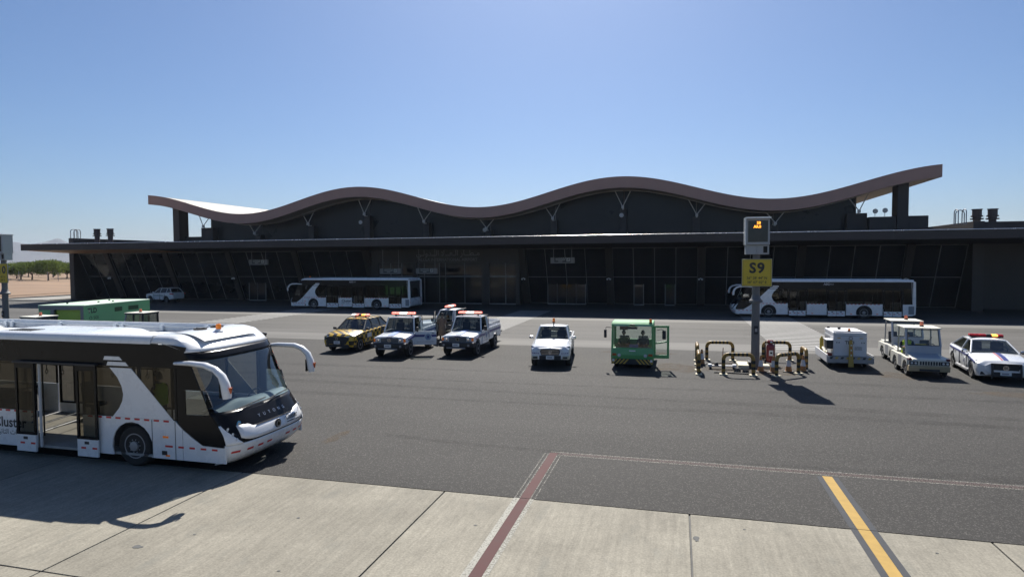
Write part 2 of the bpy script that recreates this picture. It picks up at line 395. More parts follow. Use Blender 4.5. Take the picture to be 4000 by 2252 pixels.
# concrete slabs: 5 m bays with recessed sealant joints
m_conc = concrete('brushed_concrete', (0.262, 0.243, 0.199))
m_seal = M('joint_sealant', (0.02, 0.02, 0.02), 0.7, var=0.3)
ap = MB(); ap.box(-120, 200, -140, EDGE + 0.01, -0.14, -0.03)
apron = struct(ap.build('concrete_apron', m_seal))
SX, SY, JX = 5.02, 4.82, 0.25
slab = None
for iy in range(3):
    for ix in range(-8, 8):
        if slab is None:
            b = MB(); b.box(0.016, SX - 0.016, 0.013, SY - 0.013, -0.03, 0.0)
            slab = b.build('concrete_slab', m_conc, apron, bevel=0.006, seg=1); o = slab
        else: o = inst(slab, apron)
        o.location = (JX + ix * SX, EDGE - (iy + 1) * SY, random.uniform(-0.0015, 0.0015))
b = MB(); b.box(-120, 200, -140, EDGE - 3 * SY - 0.01, -0.03, 0.0); b.build('concrete_field', m_conc, apron)
# spalled patch beside a joint, oil spots: thin stains lying on the slabs
m_stain = M('grey_patch_mortar', (0.10, 0.102, 0.098), 0.9, var=0.2, scale=9)
def blob(name, x, y, rx, ry, parent, mat, seed, z=0.004):
    rnd = random.Random(seed); pts = []
    for k in range(14):
        a = 2 * PI * k / 14; r = rnd.uniform(0.65, 1.1); pts.append((x + rx * r * math.cos(a), y + ry * r * math.sin(a), z))
    return MB().poly(pts).build(name, mat, parent)
blob('mortar_patch', 0.345, 11.3, 0.06, 0.12, apron, m_stain, 1)
blob('mortar_patch', -9.0, 8.65, 0.10, 0.07, apron, m_stain, 2)
for i, (x, y, r) in enumerate(((-7.0, 10.4, .04), (-6.1, 8.5, .03), (-3.6, 10.9, .035), (2.1, 9.8, .03), (4.2, 11.7, .03), (-8.4, 9.3, .03), (1.2, 11.9, .03))):
    blob('oil_spot', x, y, r, r * 0.8, apron, m_stain, 10 + i)

# dust and sand blown onto the asphalt
p_dust = worn_paint('sand_dust_film', (0.15, 0.115, 0.080), 0.50, 2.2, rough=0.95, amax=0.45, soft=0.16)
dust = bpy.data.objects.new('sand_dust', None); COL.objects.link(dust); struct(dust)
for i, (x, y, rx, ry) in enumerate(((0.1, 29.2, 1.5, 1.3), (3.4, 29.9, 2.3, 1.9), (9.0, 29.2, 1.1, 1.0), (-11.8, 32.6, 1.2, 1.0), (7.6, 33.0, 1.4, 0.9), (-9.2, 15.6, 0.22, 0.9), (-2.0, 33.5, 2.0, 0.8), (12.0, 26.0, 2.2, 0.7))):
    blob('dust_patch', x, y, rx, ry, dust, p_dust, 40 + i, 0.0032)
# painted lines
p_red = worn_paint('dull_red_line_paint', (0.088, 0.040, 0.039), 0.30, 26)
p_redw = worn_paint('worn_red_line_paint', (0.112, 0.088, 0.082), 0.47, 30)
p_white = worn_paint('worn_white_line_paint', (0.33, 0.32, 0.28), 0.41, 24)
p_whitew = worn_paint('thin_white_line_paint', (0.25, 0.238, 0.212), 0.50, 34)
p_yel = worn_paint('yellow_line_paint', (0.40, 0.265, 0.085), 0.27, 20)
p_grey = worn_paint('grey_border_paint', (0.062, 0.065, 0.071), 0.33, 22)
p_zebra = worn_paint('crossing_white_paint', (0.36, 0.355, 0.34), 0.33, 9)
def line(name, x0, x1, y0, y1, mat, z=0.004, parent=None):
    o = MB().quad((x0, y0, z), (x1, y0, z), (x1, y1, z), (x0, y1, z)).build(name, mat, parent); return o
sl = struct(line('red_safety_line', -3.12, -2.915, EDGE + 0.02, 15.55, p_red))
line('red_line_on_concrete', -3.12, -2.915, -2, EDGE, p_red, 0.004, sl)
line('white_border', -3.245, -3.122, -2, EDGE, p_white, 0.004, sl)
line('white_border', -2.913, -2.82, -2, EDGE, worn_paint('faded_white_line_paint', (0.33, 0.32, 0.28), 0.46, 24), 0.004, sl)
for a, c in ((-3.245, -3.215), (-3.155, -3.122), (-2.913, -2.885), (-2.825, -2.80)): line('thin_white_border', a, c, EDGE + 0.02, 15.5, p_whitew, 0.004, sl)
line('red_cross_line', -2.913, 60, 15.42, 15.60, p_redw, 0.004, sl)
line('thin_white_border', -2.9, 60, 15.36, 15.418, p_whitew, 0.004, sl)
line('thin_white_border', -3.1, 60, 15.602, 15.66, p_whitew, 0.004, sl)
yl = struct(line('yellow_lead_line', 3.18, 3.385, -2, EDGE, p_yel))
line('yellow_line_on_asphalt', 3.18, 3.385, EDGE + 0.02, 15.30, p_yel, 0.004, yl)
for a, c in ((3.06, 3.178), (3.387, 3.505)):
    line('grey_border', a, c, -2, EDGE, p_grey, 0.004, yl); line('grey_border', a, c, EDGE + 0.02, 15.27, p_grey, 0.004, yl)
for x0, x1, y0, y1 in ((-37.85, -34.05, 43.0, 60.0), (-14.9, -11.8, 42.6, 60.0), (5.2, 9.1, 36.5, 60.0)):
    zc = bpy.data.objects.new('zebra_crossing', None); COL.objects.link(zc); zc.location = (x0, y0, 0); struct(zc)
    st = None
    for i in range(int((y1 - y0) / 0.72)):
        if st is None: st = line('crossing_stripe', 0, x1 - x0, 0, 0.34, p_zebra, 0.008, zc)
        else: inst(st, zc, (0, i * 0.72, 0))

# ------------------------------------------------------------------ terminal building
m_clad = M('charcoal_cladding', (0.040, 0.032, 0.029), 0.55, var=0.12, scale=0.8)
m_fascia = M('dark_metal_fascia', (0.040, 0.032, 0.031), 0.55, var=0.10, scale=0.5, metal=0.1)
m_wave = M('brown_metal_fascia', (0.44, 0.265, 0.210), 0.5, var=0.07, scale=0.6)
m_roof = M('cream_roof_sheet', (0.37, 0.35, 0.30), 0.6, var=0.16, scale=0.5, bump=0.2, bscale=3, stretch=(1, 0.15, 1))
m_soffit = M('pale_soffit', (0.50, 0.46, 0.40), 0.7, var=0.06)
m_litwood = M('bounce_lit_wood_soffit', (0.60, 0.36, 0.20), 0.6, var=0.2, scale=2, stretch=(1, 12, 1))  # wood brown, lightened to carry light bounced up from the sunlit ground
m_fglass = M('black_facade_glass', (0.014, 0.0145, 0.017), 0.06, var=0.3, scale=0.5, rvar=0.02, spec=0.35)
m_hglass = M('blue_black_hall_panel', (0.012, 0.0135, 0.018), 0.3, var=0.3, scale=0.25, spec=0.3)
m_mull = M('mullion_aluminium', (0.26, 0.255, 0.25), 0.5, metal=0.3, var=0.1)
m_strut = M('pale_steel_strut', (0.62, 0.60, 0.57), 0.5, var=0.08)
m_coping = M('bright_coping', (0.75, 0.73, 0.70), 0.25, metal=0.8, var=0.05)
TB = thing('terminal_building', 'long charcoal airport terminal with brown wavy roof and black sloping glass front', 'building', (-26, 66, 0))
YB, YT, ZG0, ZG1 = 69.3, 66.72, 0.10, 6.14     # foot and head of the glass, which leans out towards the apron
def gp(z): return YB + (YT - YB) * (z - ZG0) / (ZG1 - ZG0)
def leaning(x0, x1, z0, z1, d0, d1):
    """box following the lean of the glass between depths d0 (front) and d1 in front of / behind the pane"""
    return MB().hexa([(x0, gp(z0) - d0, z0), (x1, gp(z0) - d0, z0), (x1, gp(z0) + d1, z0), (x0, gp(z0) + d1, z0),
                      (x0, gp(z1) - d0, z1), (x1, gp(z1) - d0, z1), (x1, gp(z1) + d1, z1), (x0, gp(z1) + d1, z1)])
PITCHX, COLW = 9.4, 0.73
col_x = [-73.2 + PITCHX * k for k in range(11)]
ZM = 3.06
PW = (PITCHX - COLW) / 4
proto = {}
def bay(x0, n):
    for i in range(n):
        for r, (za, zb) in enumerate(((ZG0 + 0.05, ZM - 0.03), (ZM + 0.03, ZG1 - 0.04))):
            key = 'pane%d' % r
            if key not in proto: proto[key] = (leaning(x0 + i * PW + 0.03, x0 + (i + 1) * PW - 0.03, za, zb, 0.0, 0.03).build('glass_pane', m_fglass, TB, world=True), x0 + i * PW)
            else:
                o, bx = proto[key]; inst(o, TB, (x0 + i * PW - bx, 0, 0))
    for i in range(n + 1):
        if 'mul' not in proto: proto['mul'] = (leaning(x0 + i * PW - 0.03, x0 + i * PW + 0.03, ZG0, ZG1, 0.05, 0.05).build('mullion', m_mull, TB, world=True), x0 + i * PW)
        else: o, bx = proto['mul']; inst(o, TB, (x0 + i * PW - bx, 0, 0))
    for z, h in ((ZG0, 0.05), (ZM - 0.03, 0.06), (ZG1 - 0.05, 0.06)):
        leaning(x0, x0 + n * PW, z, z + h, 0.044, 0.04).build('transom', m_mull, TB, world=True)
full = [col_x[i] + COLW for i in (0, 1, 2, 3, 6, 7, 8, 9)]
for x0 in full: bay(x0, 4)
bay(-77.1 - 0.43, 2); bay(col_x[10] + COLW, 2)
colp = None
for i, x in enumerate(col_x):
    if i == 5: continue
    if colp is None: colp = leaning(x, x + COLW, 0.0, 6.3, 0.34, 0.3).build('column', m_clad, TB, world=True, bevel=0.02); cx0 = x
    else: inst(colp, TB, (x - cx0, 0, 0))
# two glazed swing doors in the front: pale frames standing proud of the sloping glass
def door_set(xs, w, z1=2.98):
    for x in xs:
        dy = gp(0.1) - 0.9
        d = MB(); d.box(x, x + w, dy, dy + 0.04, 0.12, z1); d.build('glass_door', m_fglass, TB, world=True)
        fr = MB()
        for a, c in ((x - 0.04, x + 0.03), (x + w - 0.03, x + w + 0.04)): fr.box(a, c, dy - 0.04, dy + 0.08, 0.0, z1 + 0.04)
        fr.box(x + 0.03, x + w - 0.03, dy - 0.035, dy + 0.075, z1 - 0.04, z1 + 0.04); fr.box(x + 0.03, x + w - 0.03, dy - 0.035, dy + 0.075, 0.02, 0.14)
        fr.build('door_frame', m_mull, TB, world=True)
door_set([-13.9 + 1.05 * i for i in range(4)], 1.05)
door_set([-4.5, -1.25], 1.0)
door_set([-52.4 + 1.2 * i for i in range(2)], 1.2)
# entrance block with the airport's name above the doors
YE = 67.4
MB().box(-34.87, col_x[6], YE, YE + 1.2, 4.66, 6.3).build('entrance_wall', m_clad, TB, world=True)
MB().box(-34.87, col_x[6], YE + 0.6, YE + 0.9, 0.0, 4.655).build('entrance_back_wall', M('dark_lobby', (0.012, 0.012, 0.013), 0.4), TB, world=True)
for a, c in ((-34.87, -33.9), (-29.6, -29.1), (-21.25, -20.4), (-17.3, -16.87)): MB().box(a, c, YE - 0.1, YE + 0.55, 0.0, 4.655).build('entrance_pillar', m_clad, TB, world=True)
ex = [-33.9, -32.4, -31.0, -29.6, None, -29.1, -28.2, -26.35, -25.6, -23.3, -21.25, None, -20.4, -18.5, -17.3]
for a, c in zip(ex, ex[1:]):
    if a is None or c is None: continue
    for z0, z1 in ((0.12, 3.06), (3.18, 4.62)):
        if (a, c) == (-28.2, -26.35) and z0 < 1: continue
        MB().box(a + 0.04, c - 0.04, YE + 0.1, YE + 0.13, z0, z1).build('glass_pane', m_fglass, TB, world=True)
    MB().box(a - 0.035, a + 0.035, YE + 0.04, YE + 0.2, 0.0, 4.65).build('mullion', m_mull, TB, world=True)
    MB().box(a + 0.036, c - 0.036, YE + 0.05, YE + 0.19, 3.06, 3.18).build('transom', m_mull, TB, world=True)
    MB().box(a + 0.036, c - 0.036, YE + 0.05, YE + 0.19, 0.0, 0.12).build('transom', m_mull, TB, world=True)
m_letter = M('grey_metal_letter', (0.24, 0.23, 0.225), 0.5, metal=0.2, var=0.05)
ar_name = '\ufef2\u0640\ufedf\u0648\ufeaa\u0640\u0640\ufedf\u0627 \ufefc\u0640\u0640\ufecc\u0640\ufedf\u0627 \u0631\ufe8e\u0640\u0640\ufec4\u0640\ufee3'
off = Vector(TB.location)
text('arabic_name_lettering', ar_name, 0.86, '-y', Vector((-25.3, YE - 0.03, 5.74)) - off, m_letter, TB, bold=0.006, extrude=0.02)
text('name_lettering', 'ALULA INTERNATIONAL AIRPORT', 0.46, '-y', Vector((-25.3, YE - 0.03, 5.02)) - off, m_letter, TB, bold=0.012, extrude=0.02)
# end fins
for a, c in ((-78.5, -77.75), (26.0, 26.9)):
    MB().box(a, c, 66.15, 84, 0.0, 8.2).build('end_wall', m_clad, TB, world=True, bevel=0.02)
MB().box(26.9, 75, 69.2, 86, 0.0, 6.99).build('right_wing_wall', m_clad, TB, world=True)
MB().box(26.9, 75, 66.5, 86, 7.0, 8.15).build('right_wing_parapet', m_clad, TB, world=True)
for i in range(1, 10): MB().box(26.9 + i * 4.7 - 0.02, 26.9 + i * 4.7 + 0.02, 69.17, 69.22, 0.0, 6.1).build('wall_joint_cover', m_fascia, TB, world=True)
MB().box(-77.75, 26.0, 69.6, 84, 6.3, 7.0).build('low_roof_slab', m_clad, TB, world=True)
MB().box(-77.75, 26.0, 70.2, 70.5, 0.0, 6.29).build('inner_wall', M('dark_lobby', (0.012, 0.012, 0.013), 0.4), TB, world=True)
MB().box(-77.75, 26.0, 66.5, 69.59, 6.32, 7.0).build('glass_head_bulkhead', m_clad, TB, world=True)
# canopy: thin front edge, soffit falling towards the glass
YF, CX0, CX1 = 59.6, -78.25, 75.0
cp = MB(); cp.prism([(YF + 0.03, 6.5), (YF + 0.03, 7.15), (66.49, 7.15), (66.49, 6.17)], 'x', CX0 + 0.03, CX1); cp.build('canopy', m_fascia, TB, world=True)
for i in range(16):
    a = CX0 + i * 9.6; c = min(a + 9.59, CX1)
    if a < CX1: MB().box(a, c, YF, YF + 0.03, 6.46, 7.22).build('fascia_panel', m_fascia, TB, world=True, bevel=0.004, seg=1)
MB().box(CX0, CX0 + 0.028, YF + 0.031, 66.4, 6.46, 7.22).build('fascia_panel', m_fascia, TB, world=True)
MB().quad((CX0 + 0.04, YF + 0.04, 6.492), (-60, YF + 0.04, 6.492), (-60, 66.4, 6.165), (CX0 + 0.04, 66.4, 6.165)).build('bounce_lit_wood_soffit', m_litwood, TB, world=True)  # left end only: bounced ground light painted into the wood tone
MB().tube([(CX0, YF + 0.03, 7.225), (CX1, YF + 0.03, 7.225)], 0.045, 10).build('coping', m_coping, TB, world=True, smooth=True)
# upper hall
YH = 86.3
def wz(x): return 13.80 - 1.70 * math.cos(2 * PI * (x + 26.0) / 37.6)
TH = 1.36
xs = [-81.0 + 110.0 * i / 220 for i in range(221)]
rf = MB()
rings = []
for x in xs:
    t = wz(x); rings.append([(x, 82.04, t - TH), (x, 82.04, t), (x, 125, t), (x, 125, t - TH)])
deck = MB().loft(rings).build('wave_roof', m_roof, TB, world=True, smooth=True)
sf = MB(); n = len(xs)
sf.loft([[(x, 82.06, wz(x) - TH - 0.01), (x, 124.9, wz(x) - TH - 0.01)] for x in xs], cap=False, closed=False); sf.build('wave_soffit', m_soffit, TB, world=True, smooth=True)
fa = MB(); fa.loft([[(x, 82.0, wz(x) - TH - 0.02), (x, 82.0, wz(x) + 0.06), (x, 82.038, wz(x) + 0.06), (x, 82.038, wz(x) - TH - 0.02)] for x in xs]); fa.build('wave_fascia', m_wave, TB, world=True, smooth=True)
for x, s in ((-81.0, -1), (29.0, 1)):
    MB().box(min(x, x + s * 0.04), max(x, x + s * 0.04), 82.0, 125, wz(x) - TH - 0.02, wz(x) + 0.06).build('wave_end_fascia', m_wave, TB, world=True)
MB().tube([(x, 84.9, wz(x) - TH - 0.08) for x in xs if -73.2 < x < 21.8], 0.06, 6).build('soffit_trim', m_strut, TB, world=True, smooth=True)
for i in range(10):
    a = -72.85 + PITCHX * i; c = a + PITCHX; seg = [a + 0.02 + (PITCHX - 0.04) * j / 10 for j in range(11)]
    p = MB(); p.prism([(a + 0.02, 7.0)] + [(c - 0.02, 7.0)] + [(x, wz(x) - TH - 0.012) for x in reversed(seg)], 'y', YH, YH + 0.2)
    p.build('hall_wall_panel', m_hglass, TB, world=True)
for x in (-72.85, 21.15):
    MB().box(x - 0.15, x + 0.15, YH - 0.05, 122, 7.0, wz(x) - TH - 0.012).build('hall_end_wall', m_clad, TB, world=True)
vz = [10.67, 9.42, 10.67, 11.92, 10.65, 9.47, 10.67, 11.94, 10.68, 9.42, 10.67]
for i in range(11):
    x = -72.85 + PITCHX * i; zb = vz[i]
    w = 1.1 if i in (0, 10) else 0.45
    MB().box(x - w, x + w, 85.15, YH - 0.051, 7.0, zb - 0.28).build('hall_column', m_clad, TB, world=True, bevel=0.015)
    br = MB(); br.box(x - 0.16, x + 0.16, 84.2, 84.5, zb - 0.28, zb + 0.06).box(x - 0.1, x + 0.1, 84.5, 85.3, zb - 0.4, zb - 0.285)
    br.build('strut_bracket', m_strut, TB, world=True)
    for s in (-1, 1):
        xt = x + s * 1.08; MB().tube([(x + s * 0.04, 84.35, zb), (xt, 84.6, wz(xt) - TH - 0.02)], 0.06, 8).build('v_strut', m_strut, TB, world=True, smooth=True)
for x0, x1 in ((-78.3, -77.1), (25.15, 26.35)):
    xm = (x0 + x1) / 2
    MB().box(x0, x1, 84, 86, 7.0, wz(xm) - TH + 0.3).build('end_tower', m_clad, TB, world=True, bevel=0.02)
MB().box(-77.08, -74.0, 85.2, 86.2, 7.0, 9.0).build('end_block', m_clad, TB, world=True)
MB().box(22.3, 25.12, 84.3, 86.2, 7.0, 9.85).build('end_block', m_clad, TB, world=True)
MB().box(26.37, 28.5, 84.2, 86.2, 7.0, 9.88).build('end_block', m_clad, TB, world=True)
for (x, y, z) in ((-45.6, 85.05, 10.68), (-26.25, 84.9, 9.2), (-7.25, 85.05, 10.8), (24.0, 84.6, 10.6), (23.0, 84.8, 10.55)):
    l = MB(); l.lathe([(0.02, 0), (0.26, 0.02), (0.30, 0.08), (0.22, 0.28), (0.08, 0.36)], 18, (x, y - 0.2, z), 'y')
    o = l.build('floodlight', m_strut, TB, world=True, smooth=True)
    if x > 22: MB().tube([(x, y, 9.85), (x, y, z - 0.15)], 0.03, 6).build('floodlight_stand', m_strut, TB, world=True)
# roof vents and ladder hoops on both ends of the low roof
for xs_, lx, zb in (((-75.1, -72.9), -78.1, 8.2), ((26.75, 28.0), 25.2, 8.15)):
    for x in xs_:
        v = MB(); v.lathe([(0.30, zb - 1.2), (0.30, zb + 0.25), (0.52, zb + 0.25), (0.52, zb + 0.36), (0.34, zb + 0.36), (0.34, zb + 0.5), (0.48, zb + 0.5), (0.48, zb + 0.62), (0.38, zb + 0.62), (0.38, zb + 1.15), (0.44, zb + 1.15), (0.44, zb + 1.22)], 14, (x, 67.4, 0))
        v.build('roof_vent', M('brown_vent', (0.085, 0.06, 0.055), 0.5), TB, world=True, smooth=True)
    for dx in (-0.32, 0.32):
        pts = [(lx + dx, 66.4, zb - 0.2), (lx + dx, 66.4, zb + 0.9)] + [(lx + dx, 66.4 + 0.45 * (1 - math.cos(a)), zb + 0.9 + 0.3 * math.sin(a)) for a in (0.5, 1.0, 1.57, 2.1, 2.6, 3.14)] + [(lx + dx, 67.3, zb - 0.2)]
        MB().tube(pts, 0.045, 8).build('ladder_hoop', m_greysteel, TB, world=True, smooth=True)
    pts = [(lx - 0.35, 66.9, zb - 0.2), (lx - 0.35, 66.9, zb + 0.8)] + [(lx - 0.35 * math.cos(a), 66.9, zb + 0.8 + 0.33 * math.sin(a)) for a in (0.5, 1.0, 1.57, 2.1, 2.6, 3.14)] + [(lx + 0.35, 66.9, zb - 0.2)]
    MB().tube(pts, 0.045, 8).build('ladder_hoop', m_greysteel, TB, world=True, smooth=True)
# small white surveillance cameras half way up some columns
for i in (0, 2, 6, 7, 8, 10):
    x = col_x[i] + (-0.3 if i == 0 else 0.3); y = gp(2.9) - 0.5
    c = MB(); c.box(x - 0.05, x + 0.05, y - 0.1, y + 0.2, 2.9, 2.98).lathe([(0.02, 2.72), (0.09, 2.76), (0.11, 2.84), (0.08, 2.9)], 10, (x - 0.15, y - 0.05, 0)).lathe([(0.02, 2.72), (0.09, 2.76), (0.11, 2.84), (0.08, 2.9)], 10, (x + 0.15, y - 0.05, 0))
    c.box(x - 0.18, x + 0.18, y - 0.08, y - 0.02, 2.89, 2.94)
    c.build('surveillance_camera', m_white, TB, world=True, smooth=True)
# slim masts on the wave roof
for x in (-70.5, -66.5, -63.5):
    MB().tube([(x, 100, wz(x) - 0.02), (x, 100, wz(x) + 0.9)], 0.03, 6).build('roof_mast', m_greysteel, TB, world=True)

# hanging signs under the canopy
m_signframe = M('grey_sign_case', (0.26, 0.25, 0.24), 0.5, var=0.06)
m_signface = M('dark_sign_face', (0.03, 0.03, 0.032), 0.4)
m_signtxt = M('pale_sign_print', (0.5, 0.49, 0.46), 0.5)
def hanging_sign(x, z, label, arrow):
    t = thing('hanging_sign', label, 'sign', (x, 64, z), 0, 'signs hanging under the canopy')
    MB().box(-1.25, 1.25, -0.12, 0.12, -0.31, 0.30).build('case', m_signframe, t, bevel=0.02)
    MB().box(-0.85, 0.85, -0.135, -0.121, -0.20, 0.292).build('face', m_signface, t)
    MB().box(0.42, 0.80, -0.145, -0.136, -0.12, 0.25).build('pictogram_panel', m_signtxt, t)
    a = MB()
    if arrow == 'right': a.poly([(0.52, -0.148, 0.16), (0.72, -0.148, 0.065), (0.52, -0.148, -0.03)])
    else: a.poly([(0.5, -0.148, 0.02), (0.55, -0.148, -0.02), (0.73, -0.148, 0.12), (0.69, -0.148, 0.16)]).poly([(0.58, -0.149, 0.16), (0.64, -0.149, 0.18), (0.66, -0.149, 0.02), (0.6, -0.149, 0.02)])
    a.build('pictogram', m_signface, t)
    w = MB(); rnd = random.Random(int(x * 10)); px = -0.72
    while px < 0.28:
        l = rnd.uniform(0.05, 0.13); h = rnd.uniform(0.0, 0.05); w.box(px, px + l, -0.14, -0.1355, 0.13 + h * 0.6, 0.20 + h); px += l + 0.012
    w.build('upper_text_line', m_signtxt, t)
    MB().box(-0.70, 0.28, -0.14, -0.1355, -0.01, 0.05).build('lower_text_line', m_signtxt, t)
    MB().box(-0.42, 0.0, -0.139, -0.136, -0.13, -0.07).build('third_line', m_signtxt, t)
    for s in (-0.95, 0.95): MB().tube([(s, 0, 0.29), (s, 0, 6.29 - z)], 0.03, 8).build('hanger', m_mull, t, smooth=True)
hanging_sign(-47.65, 4.87, 'grey arrow sign hung in front of the sloping glass left of the parked bus', 'right')
hanging_sign(-30.75, 3.78, 'left one of the two low hanging signs beneath the airport name', 'right')
hanging_sign(-26.45, 3.80, 'right one of the two low hanging signs beneath the airport name', 'plane')
hanging_sign(-11.45, 4.87, 'grey hanging sign above the glass doors right of the airport name', 'plane')
# ------------------------------------------------------------------ people
def skin_body(name, joints, edges, mat, parent, root=0, levels=2):
    me = bpy.data.meshes.new(name); me.from_pydata([j[:3] for j in joints], edges, [])
    o = bpy.data.objects.new(name + '_tmp', me); COL.objects.link(o)
    md = o.modifiers.new('skin', 'SKIN'); md.use_smooth_shade = True
    sv = me.skin_vertices[0].data
    for i, j in enumerate(joints):
        r = j[3]; sv[i].radius = (r, j[4] if len(j) > 4 else r); sv[i].use_root = (i == root)
    s = o.modifiers.new('sub', 'SUBSURF'); s.levels = levels; s.render_levels = levels
    bpy.context.view_layer.update()
    out = bpy.data.meshes.new_from_object(o.evaluated_get(bpy.context.evaluated_depsgraph_get()))
    bpy.data.objects.remove(o)
    return add(name, out, mat, parent, smooth=True, angle=180)
def head_parts(parent, c, facing, mat_hair, beard=False):
    """face, nose, ears and hair around head centre c, looking along +x rotated by facing"""
    ca, sa = math.cos(facing), math.sin(facing)
    def w(p): return (c[0] + p[0] * ca - p[1] * sa, c[1] + p[0] * sa + p[1] * ca, c[2] + p[2])
    h = MB()
    rings = []
    for i in range(9):
        t = i / 8; z = -0.125 + 0.25 * t
        r = math.sin(PI * min(0.985, max(0.03, t * 0.92 + 0.06)))
        wx, wy = 0.098 * r ** 0.7, 0.078 * r ** 0.7
        if t < 0.35: wx *= 0.92; wy *= 0.86
        rings.append([w((wx * math.cos(a) + (0.012 if t < 0.4 else 0), wy * math.sin(a), z)) for a in [2 * PI * k / 14 for k in range(14)]])
    h.loft(rings)
    h.loft([[w(p) for p in ((0.085, -0.008, 0.02), (0.085, 0.008, 0.02), (0.08, 0.0, 0.025))], [w(p) for p in ((0.112, -0.014, -0.025), (0.112, 0.014, -0.025), (0.118, 0.0, -0.018))], [w(p) for p in ((0.088, -0.012, -0.035), (0.088, 0.012, -0.035), (0.09, 0, -0.03))]])
    for s in (-1, 1): h.loft([[w((-0.01 + 0.02 * math.cos(a), s * 0.072, -0.005 + 0.03 * math.sin(a))) for a in [2 * PI * k / 8 for k in range(8)]], [w((-0.015 + 0.016 * math.cos(a), s * 0.09, -0.002 + 0.026 * math.sin(a))) for a in [2 * PI * k / 8 for k in range(8)]]])
    hd = h.build('head', m_skin, parent, smooth=True)
    f = MB()
    for s in (-1, 1): f.loft([[w((0.0905, s * 0.03 + 0.012 * math.cos(a), 0.022 + 0.006 * math.sin(a))) for a in [2 * PI * k / 8 for k in range(8)]], [w((0.095, s * 0.03 + 0.008 * math.cos(a), 0.022 + 0.004 * math.sin(a))) for a in [2 * PI * k / 8 for k in range(8)]]])
    f.loft([[w((0.093, 0.022 * math.cos(a), -0.06 + 0.005 * math.sin(a))) for a in [2 * PI * k / 8 for k in range(8)]], [w((0.099, 0.014 * math.cos(a), -0.06 + 0.003 * math.sin(a))) for a in [2 * PI * k / 8 for k in range(8)]]])
    f.build('eyes_and_mouth', mat_hair, hd)
    k = MB(); rings = []
    for i in range(6):
        t = i / 5; z = 0.0 + 0.145 * math.sin(t * PI / 2); r = math.cos(t * PI / 2 * 0.97)
        rings.append([w((0.108 * r * math.cos(a) - 0.016 - (0.0 if i else 0.004), 0.09 * r * math.sin(a), z - (0.06 if math.cos(a) < -0.2 and i == 0 else 0) + (0.045 if math.cos(a) > 0.5 and i < 2 else 0))) for a in [2 * PI * q / 14 for q in range(14)]])
    k.loft(rings); k.build('hair', mat_hair, hd, smooth=True)
    if beard:
        b = MB(); b.loft([[w((0.06 + 0.045 * math.cos(a), 0.068 * math.sin(a), -0.06)) for a in [PI * q / 8 - PI / 2 for q in range(9)]], [w((0.05 + 0.06 * math.cos(a), 0.06 * math.sin(a), -0.11)) for a in [PI * q / 8 - PI / 2 for q in range(9)]], [w((0.05 + 0.03 * math.cos(a), 0.03 * math.sin(a), -0.135)) for a in [PI * q / 8 - PI / 2 for q in range(9)]]], closed=True)
        b.build('beard', mat_hair, hd, smooth=True)
def hand(parent, wrist, dirv, side):
    d = Vector(dirv).normalized(); up_ = Vector((0, 0, 1)); lat = d.cross(up_).normalized() * side; dn = -up_
    W = Vector(wrist); J = [(*W, 0.022, 0.030), (*(W + d * 0.05), 0.020, 0.040), (*(W + d * 0.09), 0.016, 0.040)]; E_ = [(0, 1), (1, 2)]
    for i, L in enumerate((0.065, 0.075, 0.07, 0.055)):
        off = lat * (0.028 - 0.019 * i); b = len(J)
        p1 = W + d * 0.09 + off; p2 = p1 + d * L * 0.55 + dn * 0.012; p3 = p2 + d * L * 0.3 + dn * 0.03
        J += [(*p1, 0.009), (*p2, 0.009), (*p3, 0.008)]; E_ += [(2, b), (b, b + 1), (b + 1, b + 2)]
    b = len(J); p1 = W + d * 0.035 + lat * 0.042; p2 = p1 + d * 0.03 + lat * 0.018 + dn * 0.012; p3 = p2 + d * 0.025 + dn * 0.018
    J += [(*p1, 0.011), (*p2, 0.010), (*p3, 0.009)]; E_ += [(1, b), (b, b + 1), (b + 1, b + 2)]
    skin_body('hand', J, E_, m_skin, parent, levels=1)
